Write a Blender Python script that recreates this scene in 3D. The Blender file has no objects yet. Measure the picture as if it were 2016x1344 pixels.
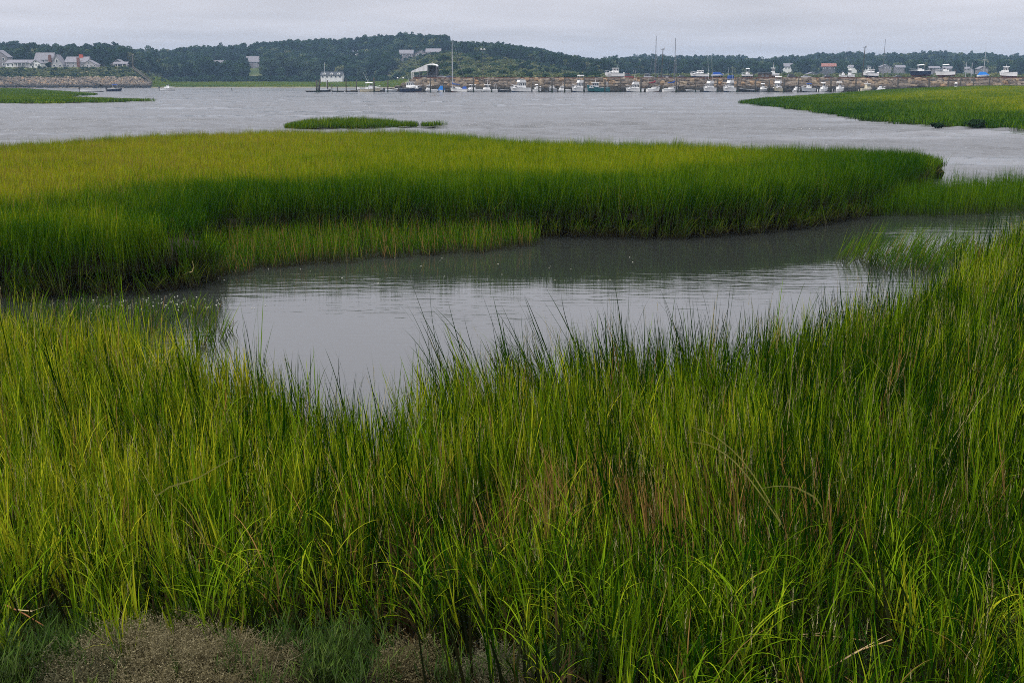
import bpy, bmesh, math, random
import numpy as np
from mathutils import Vector, Matrix, Euler
from mathutils.geometry import delaunay_2d_cdt

R = math.radians
random.seed(7)
rng = np.random.default_rng(7)
scene = bpy.context.scene
COL = scene.collection

# ------------------------------------------------------------------ camera
CAM_H, PITCH, FPX = 3.5, math.atan(512 / 2162.0), 2162.0     # 38.6 mm lens, eye 3.5 m above the water
cam_d = bpy.data.cameras.new('camera')
cam_d.sensor_width = 36.0
cam_d.lens = FPX / 2016 * 36
cam_d.clip_start, cam_d.clip_end = 0.05, 8000
cam = bpy.data.objects.new('camera', cam_d)
cam.location = (0, 0, CAM_H)
cam.rotation_euler = (R(90) - PITCH, 0, 0)
COL.objects.link(cam)
scene.camera = cam

# ------------------------------------------------------------------ light: an even overcast deck over a Nishita sky, one very soft sun
SUN_EL, SUN_AZ = R(60), R(-130)          # azimuth measured from +Y towards +X
world = bpy.data.worlds.new('World')
scene.world = world
world.use_nodes = True
wn, wl = world.node_tree.nodes, world.node_tree.links
wn.clear()
w_out = wn.new('ShaderNodeOutputWorld')
w_bg = wn.new('ShaderNodeBackground')
w_bg.inputs['Strength'].default_value = 0.1
w_sky = wn.new('ShaderNodeTexSky')
w_sky.sky_type = 'NISHITA'
w_sky.sun_disc = False
w_sky.sun_elevation = SUN_EL
w_sky.sun_rotation = SUN_AZ
w_sky.dust_density = 3.0
w_tc = wn.new('ShaderNodeTexCoord')
w_sep = wn.new('ShaderNodeSeparateXYZ')
wl.new(w_tc.outputs['Generated'], w_sep.inputs[0])
w_z = wn.new('ShaderNodeMath'); w_z.operation = 'MAXIMUM'; w_z.inputs[1].default_value = 0.0
wl.new(w_sep.outputs['Z'], w_z.inputs[0])
w_za = wn.new('ShaderNodeMath'); w_za.operation = 'ADD'; w_za.inputs[1].default_value = 0.06
wl.new(w_z.outputs[0], w_za.inputs[0])
w_dx = wn.new('ShaderNodeMath'); w_dx.operation = 'DIVIDE'
w_dy = wn.new('ShaderNodeMath'); w_dy.operation = 'DIVIDE'
wl.new(w_sep.outputs['X'], w_dx.inputs[0]); wl.new(w_za.outputs[0], w_dx.inputs[1])
wl.new(w_sep.outputs['Y'], w_dy.inputs[0]); wl.new(w_za.outputs[0], w_dy.inputs[1])
w_cmb = wn.new('ShaderNodeCombineXYZ')
wl.new(w_dx.outputs[0], w_cmb.inputs[0]); wl.new(w_dy.outputs[0], w_cmb.inputs[1])
w_n = wn.new('ShaderNodeTexNoise')
w_n.inputs['Scale'].default_value = 0.42
w_n.inputs['Detail'].default_value = 3
w_n.inputs['Roughness'].default_value = 0.55
wl.new(w_cmb.outputs[0], w_n.inputs['Vector'])
w_ramp = wn.new('ShaderNodeValToRGB')
w_ramp.color_ramp.elements[0].position = 0.3
w_ramp.color_ramp.elements[0].color = (4.55, 4.48, 4.85, 1)
w_ramp.color_ramp.elements[1].position = 0.72
w_ramp.color_ramp.elements[1].color = (6.2, 6.08, 6.55, 1)
wl.new(w_n.outputs['Fac'], w_ramp.inputs[0])
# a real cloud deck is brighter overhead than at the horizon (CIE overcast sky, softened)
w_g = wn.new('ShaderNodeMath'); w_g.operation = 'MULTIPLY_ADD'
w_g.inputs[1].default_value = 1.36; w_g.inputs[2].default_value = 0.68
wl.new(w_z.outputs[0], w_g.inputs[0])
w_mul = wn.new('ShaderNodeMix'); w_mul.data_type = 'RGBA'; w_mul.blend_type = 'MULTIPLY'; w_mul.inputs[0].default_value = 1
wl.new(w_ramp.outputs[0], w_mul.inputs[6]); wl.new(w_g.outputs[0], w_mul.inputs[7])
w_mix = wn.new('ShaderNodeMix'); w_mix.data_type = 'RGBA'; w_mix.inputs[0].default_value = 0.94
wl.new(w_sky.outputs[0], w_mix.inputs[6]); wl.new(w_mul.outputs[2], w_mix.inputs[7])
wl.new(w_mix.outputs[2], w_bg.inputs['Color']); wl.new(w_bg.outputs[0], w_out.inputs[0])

sun_d = bpy.data.lights.new('sun', 'SUN')
sun_d.energy = 1.5
sun_d.angle = R(20)
sun_d.color = (1.0, 0.97, 0.92)
sun = bpy.data.objects.new('sun', sun_d)
_d = Vector((math.sin(SUN_AZ) * math.cos(SUN_EL), math.cos(SUN_AZ) * math.cos(SUN_EL), math.sin(SUN_EL)))
sun.rotation_euler = (-_d).to_track_quat('-Z', 'Y').to_euler()
sun.location = (0, 0, 60)
COL.objects.link(sun)

vs = scene.view_settings
vs.view_transform = 'Standard'; vs.look = 'None'; vs.exposure = 0.75; vs.gamma = 1.0
vs.use_curve_mapping = False
scene.render.engine = 'CYCLES'
cy = scene.cycles
cy.max_bounces = 4; cy.diffuse_bounces = 1; cy.glossy_bounces = 2; cy.transmission_bounces = 2
cy.transparent_max_bounces = 8; cy.volume_bounces = 0
cy.caustics_reflective = False; cy.caustics_refractive = False
cy.use_denoising = False
cy.filter_width = 0.95
cy.sample_clamp_indirect = 4.0
world.cycles.sampling_method = 'MANUAL'; world.cycles.sample_map_resolution = 256

# ------------------------------------------------------------------ projection helpers (photo pixel -> place in the world)
SP, CP = math.sin(PITCH), math.cos(PITCH)
def ray(px, py):
    u, v = (px - 1008) / FPX, (672 - py) / FPX
    return Vector((u, CP + v * SP, -SP + v * CP))
def at_z(px, py, z=0.0):
    d = ray(px, py); t = (z - CAM_H) / d.z
    return Vector((d.x * t, d.y * t, z))
def at_y(px, py, Y):
    d = ray(px, py); t = Y / d.y
    return Vector((d.x * t, Y, CAM_H + d.z * t))
FH = FPX / CP                                  # pixels per unit tangent near the horizon
def x_at(px, Y): return (px - 1008) / FH * Y
def px_of(X, Y): return X / np.maximum(Y, 1e-3) * FH + 1008
def z_at(py, Y): return at_y(1008, py, Y).z

# ------------------------------------------------------------------ numeric noise and polygons
def vnoise(x, y, s=1.0, seed=0):
    x = np.asarray(x, float) * s + seed * 17.3; y = np.asarray(y, float) * s - seed * 9.1
    r = (np.sin(x * 1.7 + 2.1 * np.sin(y * 1.1 + seed)) + np.sin(y * 2.3 + 1.7 * np.sin(x * 0.9 + 1.3)) +
         0.6 * np.sin(x * 4.1 - y * 3.3 + 2 * np.sin(y * 2.2)) + 0.4 * np.sin(x * 7.3 + y * 8.9))
    return r / 3.0
def in_poly(px, py, poly):
    inside = np.zeros(len(px), bool); n = len(poly); j = n - 1
    for i in range(n):
        xi, yi = poly[i]; xj, yj = poly[j]
        c = ((yi > py) != (yj > py)) & (px < (xj - xi) * (py - yi) / (yj - yi + 1e-12) + xi)
        inside ^= c; j = i
    return inside
def edge_dist(px, py, poly, closed=True):
    d = np.full(len(px), 1e9); n = len(poly)
    for i in range(n if closed else n - 1):
        ax, ay = poly[i]; bx, by = poly[(i + 1) % n]
        vx, vy = bx - ax, by - ay; L2 = vx * vx + vy * vy + 1e-12
        t = np.clip(((px - ax) * vx + (py - ay) * vy) / L2, 0, 1)
        d = np.minimum(d, np.hypot(px - ax - t * vx, py - ay - t * vy))
    return d
def resample(poly, step, jit=0.0, seed=0, closed=True):
    out = []; n = len(poly)
    for i in range(n if closed else n - 1):
        a, b = Vector(poly[i]), Vector(poly[(i + 1) % n]); L = (b - a).length; k = max(1, int(L / step))
        for q in range(k):
            p = a.lerp(b, q / k)
            out.append((p.x + jit * float(vnoise(p.x, p.y, 1.3 / step, seed)), p.y + jit * float(vnoise(p.y, p.x, 1.3 / step, seed + 3))))
    if not closed: out.append(tuple(poly[-1]))
    return out

# ------------------------------------------------------------------ materials
MATS = {}
def mat(name, col, rough=0.6, spec=0.3, var=0.15, vscale=3.0, bump=0.0, bscale=20.0, metal=0.0, col2=None, coord='Object'):
    if name in MATS: return MATS[name]
    m = bpy.data.materials.new(name); m.use_nodes = True
    n, l = m.node_tree.nodes, m.node_tree.links
    b = n['Principled BSDF']
    b.inputs['Roughness'].default_value = rough
    b.inputs['Specular IOR Level'].default_value = spec
    b.inputs['Metallic'].default_value = metal
    tc = n.new('ShaderNodeTexCoord')
    nz = n.new('ShaderNodeTexNoise'); nz.inputs['Scale'].default_value = vscale; nz.inputs['Detail'].default_value = 4
    l.new(tc.outputs[coord], nz.inputs['Vector'])
    rp = n.new('ShaderNodeValToRGB')
    c2 = col2 or tuple(min(1, c * (1 + var)) for c in col)
    c1 = col if col2 else tuple(c * (1 - var) for c in col)
    rp.color_ramp.elements[0].position = 0.35; rp.color_ramp.elements[0].color = (*c1, 1)
    rp.color_ramp.elements[1].position = 0.65; rp.color_ramp.elements[1].color = (*c2, 1)
    l.new(nz.outputs['Fac'], rp.inputs[0]); l.new(rp.outputs[0], b.inputs['Base Color'])
    if bump:
        n2 = n.new('ShaderNodeTexNoise'); n2.inputs['Scale'].default_value = bscale; n2.inputs['Detail'].default_value = 5
        l.new(tc.outputs[coord], n2.inputs['Vector'])
        bp = n.new('ShaderNodeBump'); bp.inputs['Strength'].default_value = bump; bp.inputs['Distance'].default_value = 0.05
        l.new(n2.outputs['Fac'], bp.inputs['Height']); l.new(bp.outputs[0], b.inputs['Normal'])
    MATS[name] = m
    return m

mat('gel_white', (0.80, 0.80, 0.78), 0.25, 0.5, 0.05, 1.0)
mat('gel_cream', (0.62, 0.56, 0.40), 0.3, 0.5, 0.05, 1.0)
mat('gel_grey', (0.42, 0.44, 0.46), 0.3, 0.5, 0.08, 1.0)
mat('gel_navy', (0.012, 0.02, 0.05), 0.2, 0.5, 0.1, 1.0)
mat('gel_teal', (0.01, 0.10, 0.11), 0.35, 0.5, 0.15, 1.0)
mat('gel_black', (0.015, 0.015, 0.018), 0.35, 0.5, 0.1, 1.0)
mat('gel_red', (0.25, 0.025, 0.02), 0.5, 0.4, 0.1, 1.0)
mat('bottom_red', (0.16, 0.05, 0.035), 0.7, 0.2, 0.2, 1.5)
mat('bottom_blue', (0.02, 0.05, 0.14), 0.7, 0.2, 0.2, 1.5)
mat('bottom_dark', (0.025, 0.025, 0.03), 0.7, 0.2, 0.2, 1.5)
mat('glass_dark', (0.02, 0.025, 0.03), 0.08, 0.6, 0.05, 1.0)
mat('canvas_blue', (0.015, 0.06, 0.26), 0.8, 0.2, 0.15, 2.0)
mat('canvas_bright', (0.01, 0.16, 0.50), 0.7, 0.2, 0.1, 2.0)
mat('canvas_red', (0.22, 0.012, 0.03), 0.8, 0.2, 0.15, 2.0)
mat('canvas_white', (0.66, 0.66, 0.66), 0.8, 0.2, 0.08, 1.0)
mat('alloy', (0.55, 0.56, 0.57), 0.35, 0.5, 0.05, 1.0, metal=0.6)
mat('spar_dark', (0.10, 0.10, 0.11), 0.4, 0.4, 0.1, 1.0)
mat('engine_black', (0.02, 0.02, 0.022), 0.35, 0.5, 0.1, 2.0)
mat('engine_white', (0.65, 0.65, 0.65), 0.35, 0.5, 0.05, 2.0)
mat('pile_wood', (0.045, 0.04, 0.035), 0.9, 0.1, 0.4, 2.5, bump=0.4, col2=(0.09, 0.08, 0.065))
mat('grey_wood', (0.12, 0.105, 0.085), 0.9, 0.1, 0.3, 3.0, bump=0.3)
mat('rail_wood', (0.13, 0.065, 0.045), 0.85, 0.1, 0.3, 3.0)
mat('rope_weed', (0.02, 0.03, 0.015), 0.9, 0.1, 0.3, 5.0)
mat('tyre', (0.02, 0.02, 0.02), 0.9, 0.1, 0.1, 5.0)
mat('asphalt', (0.10, 0.095, 0.09), 0.9, 0.1, 0.2, 0.4)
mat('shingle', (0.23, 0.215, 0.225), 0.9, 0.1, 0.18, 1.2, bump=0.2, bscale=6)
mat('shingle_dark', (0.12, 0.115, 0.12), 0.9, 0.1, 0.2, 1.2)
mat('shingle_pale', (0.36, 0.35, 0.36), 0.9, 0.1, 0.12, 1.2)
mat('roof_grey', (0.20, 0.195, 0.21), 0.9, 0.1, 0.15, 1.5)
mat('roof_dark', (0.06, 0.065, 0.07), 0.9, 0.1, 0.2, 1.5)
mat('roof_red', (0.24, 0.11, 0.085), 0.9, 0.1, 0.15, 1.5)
mat('house_white', (0.70, 0.70, 0.68), 0.7, 0.2, 0.05, 1.5)
mat('trim_white', (0.74, 0.74, 0.72), 0.6, 0.2, 0.03, 1.5)
mat('brick', (0.17, 0.085, 0.065), 0.9, 0.1, 0.25, 3.0)
mat('brick_red', (0.45, 0.10, 0.06), 0.9, 0.1, 0.2, 3.0)
mat('brown_shed', (0.10, 0.075, 0.06), 0.9, 0.1, 0.25, 2.0)
mat('concrete', (0.34, 0.33, 0.30), 0.9, 0.1, 0.1, 1.0)
mat('bark', (0.07, 0.055, 0.04), 0.95, 0.1, 0.3, 4.0, bump=0.4)
mat('sand', (0.33, 0.26, 0.18), 0.95, 0.1, 0.15, 0.3)
mat('dry_reed', (0.36, 0.24, 0.10), 0.8, 0.2, 0.25, 30.0)
mat('dry_rust', (0.30, 0.13, 0.05), 0.8, 0.2, 0.25, 30.0)
mat('tan_leaf', (0.42, 0.31, 0.16), 0.8, 0.2, 0.15, 30.0)
mat('foam', (0.36, 0.36, 0.30), 0.8, 0.2, 0.1, 30.0)
mat('beacon', (0.7, 0.7, 0.68), 0.5, 0.3, 0.05, 1.0)
mat('paint_blue', (0.03, 0.06, 0.12), 0.3, 0.5, 0.05, 1.0)
mat('paint_silver', (0.40, 0.41, 0.43), 0.3, 0.5, 0.05, 1.0)
mat('paint_dark', (0.03, 0.03, 0.035), 0.3, 0.5, 0.05, 1.0)
mat('paint_red', (0.22, 0.03, 0.03), 0.3, 0.5, 0.05, 1.0)

# stone: colour by object, so each boulder differs
def stone_mat():
    m = bpy.data.materials.new('boulder_stone'); m.use_nodes = True
    n, l = m.node_tree.nodes, m.node_tree.links; b = n['Principled BSDF']
    b.inputs['Roughness'].default_value = 0.9
    geo = n.new('ShaderNodeNewGeometry'); oi = n.new('ShaderNodeObjectInfo')
    add = n.new('ShaderNodeMath'); add.operation = 'ADD'
    l.new(geo.outputs['Random Per Island'], add.inputs[0]); l.new(oi.outputs['Random'], add.inputs[1])
    fr = n.new('ShaderNodeMath'); fr.operation = 'FRACT'; l.new(add.outputs[0], fr.inputs[0])
    rp = n.new('ShaderNodeValToRGB'); e = rp.color_ramp.elements
    e[0].position = 0; e[0].color = (0.10, 0.085, 0.07, 1)
    e[1].position = 1; e[1].color = (0.25, 0.21, 0.155, 1)
    for p, c in ((0.25, (0.17, 0.145, 0.12, 1)), (0.5, (0.23, 0.205, 0.175, 1)), (0.7, (0.12, 0.105, 0.09, 1)), (0.85, (0.28, 0.24, 0.18, 1)), (0.95, (0.27, 0.18, 0.10, 1))):
        q = e.new(p); q.color = c
    l.new(fr.outputs[0], rp.inputs[0])
    tc = n.new('ShaderNodeTexCoord'); nz = n.new('ShaderNodeTexNoise'); nz.inputs['Scale'].default_value = 1.5; nz.inputs['Detail'].default_value = 5
    l.new(geo.outputs['Position'], nz.inputs['Vector'])
    mx = n.new('ShaderNodeMix'); mx.data_type = 'RGBA'; mx.blend_type = 'MULTIPLY'; mx.inputs[0].default_value = 0.75
    gn = n.new('ShaderNodeMapRange'); gn.inputs[1].default_value = .3; gn.inputs[2].default_value = .7; gn.inputs[3].default_value = .55; gn.inputs[4].default_value = 1.6; l.new(nz.outputs['Fac'], gn.inputs[0])
    l.new(rp.outputs[0], mx.inputs[6]); l.new(gn.outputs[0], mx.inputs[7])
    mg = n.new('ShaderNodeMix'); mg.data_type = 'RGBA'
    sx = n.new('ShaderNodeSeparateXYZ'); l.new(geo.outputs['Position'], sx.inputs[0])
    mr = n.new('ShaderNodeMapRange'); mr.inputs[1].default_value = 2.3; mr.inputs[2].default_value = 1.2   # weed-stained below the tide line
    l.new(sx.outputs['Z'], mr.inputs[0]); l.new(mr.outputs[0], mg.inputs[0])
    l.new(mx.outputs[2], mg.inputs[6]); mg.inputs[7].default_value = (0.03, 0.03, 0.026, 1)
    wm = n.new('ShaderNodeMix'); wm.data_type = 'RGBA'; wm.blend_type = 'MULTIPLY'; wm.inputs[0].default_value = 1; wm.inputs[7].default_value = (.86, .79, .70, 1); l.new(mg.outputs[2], wm.inputs[6]); l.new(wm.outputs[2], b.inputs['Base Color'])
    MATS['boulder_stone'] = m
stone_mat()

def grass_mat(name, dark, mid, yellow, dry, stem, trans=0.14, whole=False):
    """blade colour from the blade's own random and height (prototype mesh) and the stand's tint (instance)"""
    m = bpy.data.materials.new(name); m.use_nodes = True
    n, l = m.node_tree.nodes, m.node_tree.links; n.clear()
    out = n.new('ShaderNodeOutputMaterial')
    at = n.new('ShaderNodeAttribute'); at.attribute_name = 'blade'          # x: along the blade, y: random, z: kind
    ti = n.new('ShaderNodeAttribute'); ti.attribute_name = 'tint'; ti.attribute_type = 'GEOMETRY' if whole else 'INSTANCER'
    s1 = n.new('ShaderNodeSeparateXYZ'); l.new(at.outputs['Vector'], s1.inputs[0])
    s2 = n.new('ShaderNodeSeparateXYZ'); l.new(ti.outputs['Vector'], s2.inputs[0])
    a = n.new('ShaderNodeMath'); a.operation = 'MULTIPLY_ADD'; a.inputs[1].default_value = 0.62; l.new(s1.outputs['Y'], a.inputs[0]); l.new(s2.outputs['X'], a.inputs[2])
    rp = n.new('ShaderNodeValToRGB'); e = rp.color_ramp.elements
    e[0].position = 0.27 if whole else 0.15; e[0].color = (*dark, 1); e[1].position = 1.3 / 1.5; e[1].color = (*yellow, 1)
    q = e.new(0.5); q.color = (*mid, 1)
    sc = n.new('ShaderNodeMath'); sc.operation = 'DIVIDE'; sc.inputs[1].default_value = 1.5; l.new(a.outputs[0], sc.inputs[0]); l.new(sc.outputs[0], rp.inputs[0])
    # dry blades: where random exceeds 1 - dryness
    th = n.new('ShaderNodeMath'); th.operation = 'ADD'; l.new(s1.outputs['Z'], th.inputs[0]); l.new(s2.outputs['Y'], th.inputs[1])
    gt = n.new('ShaderNodeMapRange'); gt.inputs[1].default_value = 0.97; gt.inputs[2].default_value = 1.06; l.new(th.outputs[0], gt.inputs[0])
    m1 = n.new('ShaderNodeMix'); m1.data_type = 'RGBA'; l.new(gt.outputs[0], m1.inputs[0]); l.new(rp.outputs[0], m1.inputs[6]); m1.inputs[7].default_value = (*dry, 1)
    # brown-grey stem bases, darkened further to paint in shade low in the grass
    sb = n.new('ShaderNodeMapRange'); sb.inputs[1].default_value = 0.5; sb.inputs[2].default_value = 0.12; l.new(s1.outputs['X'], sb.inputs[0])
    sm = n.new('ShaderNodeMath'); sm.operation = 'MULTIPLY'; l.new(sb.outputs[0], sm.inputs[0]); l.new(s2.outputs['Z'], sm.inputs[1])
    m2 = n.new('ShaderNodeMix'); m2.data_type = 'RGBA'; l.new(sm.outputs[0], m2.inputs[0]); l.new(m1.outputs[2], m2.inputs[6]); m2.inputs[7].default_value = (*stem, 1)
    # pale flower spikes carry random > 1.5
    fl = n.new('ShaderNodeMath'); fl.operation = 'GREATER_THAN'; fl.inputs[1].default_value = 1.5; l.new(s1.outputs['Y'], fl.inputs[0])
    m3 = n.new('ShaderNodeMix'); m3.data_type = 'RGBA'; l.new(fl.outputs[0], m3.inputs[0]); l.new(m2.outputs[2], m3.inputs[6]); m3.inputs[7].default_value = (0.26, 0.23, 0.11, 1)
    p = n.new('ShaderNodeBsdfDiffuse')
    l.new(m3.outputs[2], p.inputs['Color'])
    t = n.new('ShaderNodeBsdfTranslucent'); l.new(m3.outputs[2], t.inputs['Color'])
    ms = n.new('ShaderNodeMixShader'); ms.inputs[0].default_value = trans
    l.new(p.outputs[0], ms.inputs[1]); l.new(t.outputs[0], ms.inputs[2]); l.new(ms.outputs[0], out.inputs[0])
    MATS[name] = m
    return m
grass_mat('cordgrass', (0.006, 0.028, 0.001), (0.115, 0.205, 0.005), (0.44, 0.40, 0.02), (0.25, 0.145, 0.045), (0.06, 0.052, 0.025), whole=True)  # near-black first colour makes many blades stand in for shaded gaps
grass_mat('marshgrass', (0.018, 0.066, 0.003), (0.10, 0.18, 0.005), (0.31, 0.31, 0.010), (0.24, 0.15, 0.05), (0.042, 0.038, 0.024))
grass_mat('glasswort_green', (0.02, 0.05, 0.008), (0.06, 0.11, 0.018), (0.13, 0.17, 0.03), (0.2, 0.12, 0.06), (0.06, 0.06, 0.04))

def leaf_mat(name, c1, c2, c3, trans=0.3):
    m = bpy.data.materials.new(name); m.use_nodes = True
    n, l = m.node_tree.nodes, m.node_tree.links; n.clear()
    out = n.new('ShaderNodeOutputMaterial')
    geo = n.new('ShaderNodeNewGeometry'); oi = n.new('ShaderNodeObjectInfo')
    a = n.new('ShaderNodeMath'); a.operation = 'MULTIPLY_ADD'; a.inputs[1].default_value = 0.45; l.new(geo.outputs['Random Per Island'], a.inputs[0])
    b = n.new('ShaderNodeMath'); b.operation = 'MULTIPLY'; b.inputs[1].default_value = 0.55; l.new(oi.outputs['Random'], b.inputs[0]); l.new(b.outputs[0], a.inputs[2])
    rp = n.new('ShaderNodeValToRGB'); e = rp.color_ramp.elements
    e[0].color = (*c1, 1); e[1].color = (*c3, 1); q = e.new(0.55); q.color = (*c2, 1)
    l.new(a.outputs[0], rp.inputs[0])
    p = n.new('ShaderNodeBsdfDiffuse')
    t = n.new('ShaderNodeBsdfTranslucent'); l.new(rp.outputs[0], p.inputs['Color']); l.new(rp.outputs[0], t.inputs['Color'])
    ms = n.new('ShaderNodeMixShader'); ms.inputs[0].default_value = trans
    l.new(p.outputs[0], ms.inputs[1]); l.new(t.outputs[0], ms.inputs[2]); l.new(ms.outputs[0], out.inputs[0])
    MATS[name] = m
leaf_mat('oak_leaves', (0.007, 0.020, 0.009), (0.020, 0.046, 0.016), (0.05, 0.088, 0.028))
leaf_mat('pine_leaves', (0.006, 0.018, 0.009), (0.016, 0.038, 0.015), (0.034, 0.064, 0.022))
leaf_mat('willow_leaves', (0.035, 0.06, 0.03), (0.055, 0.085, 0.045), (0.075, 0.105, 0.055))
leaf_mat('scrub_leaves', (0.05, 0.08, 0.026), (0.115, 0.14, 0.05), (0.22, 0.21, 0.11))
leaf_mat('lavender_brown', (0.075, 0.066, 0.03), (0.15, 0.13, 0.065), (0.34, 0.30, 0.18), 0.3)
leaf_mat('lavender_grey', (0.07, 0.07, 0.035), (0.14, 0.135, 0.075), (0.30, 0.28, 0.18), 0.3)

grass_mat('shade_thatch', (0.008, 0.012, 0.004), (0.016, 0.02, 0.006), (0.035, 0.032, 0.012), (0.05, 0.035, 0.015), (0.012, 0.01, 0.006), whole=True)  # very dark colours paint the shade beneath the near stand
# mud
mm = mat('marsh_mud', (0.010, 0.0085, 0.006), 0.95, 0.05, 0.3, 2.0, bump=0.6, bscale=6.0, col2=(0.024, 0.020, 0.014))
mat('sea_bed', (0.05, 0.045, 0.03), 0.9, 0.1, 0.2, 0.2)

# hill ground: scrub turf with bare sandy slips
def land_mat():
    m = bpy.data.materials.new('hill_turf'); m.use_nodes = True
    n, l = m.node_tree.nodes, m.node_tree.links; b = n['Principled BSDF']; b.inputs['Roughness'].default_value = 0.95; b.inputs['Specular IOR Level'].default_value = 0.1
    geo = n.new('ShaderNodeNewGeometry')
    nz = n.new('ShaderNodeTexNoise'); nz.inputs['Scale'].default_value = 0.035; nz.inputs['Detail'].default_value = 6
    l.new(geo.outputs['Position'], nz.inputs['Vector'])
    rp = n.new('ShaderNodeValToRGB'); e = rp.color_ramp.elements
    e[0].position = 0.35; e[0].color = (0.045, 0.07, 0.02, 1); e[1].position = 0.6; e[1].color = (0.10, 0.115, 0.035, 1)
    q = e.new(0.66); q.color = (0.24, 0.20, 0.14, 1)
    l.new(nz.outputs['Fac'], rp.inputs[0])
    sx = n.new('ShaderNodeSeparateXYZ'); l.new(geo.outputs['Position'], sx.inputs[0])
    mr = n.new('ShaderNodeMapRange'); mr.inputs[1].default_value = 0.35; mr.inputs[2].default_value = 0.15; l.new(sx.outputs['Z'], mr.inputs[0])
    mx = n.new('ShaderNodeMix'); mx.data_type = 'RGBA'; l.new(mr.outputs[0], mx.inputs[0]); l.new(rp.outputs[0], mx.inputs[6]); mx.inputs[7].default_value = (0.30, 0.24, 0.16, 1)
    l.new(mx.outputs[2], b.inputs['Base Color'])
    MATS['hill_turf'] = m
land_mat()

# water: murky body, fresnel mirror; wind chop in the open bay, near calm with faint ripples in the sheltered creek
def water_mat():
    m = bpy.data.materials.new('salt_water'); m.use_nodes = True
    n, l = m.node_tree.nodes, m.node_tree.links; b = n['Principled BSDF']
    b.inputs['Base Color'].default_value = (0.026, 0.030, 0.027, 1)
    b.inputs['Roughness'].default_value = 0.04
    b.inputs['IOR'].default_value = 1.95
    b.inputs['Specular IOR Level'].default_value = 0.5
    geo = n.new('ShaderNodeNewGeometry'); sx = n.new('ShaderNodeSeparateXYZ'); l.new(geo.outputs['Position'], sx.inputs[0])
    def noise(scale, detail, sy=1.0, rot=0.0):
        mp = n.new('ShaderNodeMapping'); mp.inputs['Scale'].default_value = (1, sy, 1); mp.inputs['Rotation'].default_value = (0, 0, rot)
        l.new(geo.outputs['Position'], mp.inputs[0])
        z = n.new('ShaderNodeTexNoise'); z.inputs['Scale'].default_value = scale; z.inputs['Detail'].default_value = detail
        l.new(mp.outputs[0], z.inputs['Vector']); return z.outputs['Fac']
    chop = noise(1.8, 4, 1.8, 0.3)
    gust = noise(0.028, 4, 4.0, .15)
    calm = noise(1.1, 2, 5.0, 0.12)
    fine = noise(4.0, 2, 3.5, -0.1)
    slick = noise(0.16, 2, 2.2, 0.2)
    # bay mask by distance from the sheltering bank
    msk = n.new('ShaderNodeMapRange'); msk.interpolation_type = 'SMOOTHSTEP'; msk.inputs[1].default_value = 24.0; msk.inputs[2].default_value = 48.0
    l.new(sx.outputs['Y'], msk.inputs[0])
    gm = n.new('ShaderNodeMapRange'); gm.inputs[1].default_value = 0.35; gm.inputs[2].default_value = 0.65; gm.inputs[3].default_value = 0.2; gm.inputs[4].default_value = 1.4
    l.new(gust, gm.inputs[0])
    sa = n.new('ShaderNodeMath'); sa.operation = 'MULTIPLY'; l.new(msk.outputs[0], sa.inputs[0]); l.new(gm.outputs[0], sa.inputs[1])
    rgh = n.new('ShaderNodeMapRange'); rgh.inputs[3].default_value = .008; rgh.inputs[4].default_value = .22; l.new(sa.outputs[0], rgh.inputs[0]); l.new(rgh.outputs[0], b.inputs['Roughness'])
    b1 = n.new('ShaderNodeBump'); b1.inputs['Distance'].default_value = 0.3; l.new(chop, b1.inputs['Height']); l.new(sa.outputs[0], b1.inputs['Strength'])
    cf = n.new('ShaderNodeMath'); cf.operation = 'MULTIPLY_ADD'; cf.inputs[1].default_value = 0.25; l.new(fine, cf.inputs[0]); l.new(calm, cf.inputs[2])
    b2 = n.new('ShaderNodeBump'); b2.inputs['Distance'].default_value = 0.010; sl = n.new('ShaderNodeMapRange'); sl.inputs[1].default_value = .38; sl.inputs[2].default_value = .62; sl.inputs[3].default_value = .12; sl.inputs[4].default_value = 1.0; l.new(slick, sl.inputs[0]); l.new(sl.outputs[0], b2.inputs['Strength'])
    l.new(cf.outputs[0], b2.inputs['Height']); l.new(b1.outputs[0], b2.inputs['Normal'])
    l.new(b2.outputs[0], b.inputs['Normal'])
    MATS['salt_water'] = m
water_mat()

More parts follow.
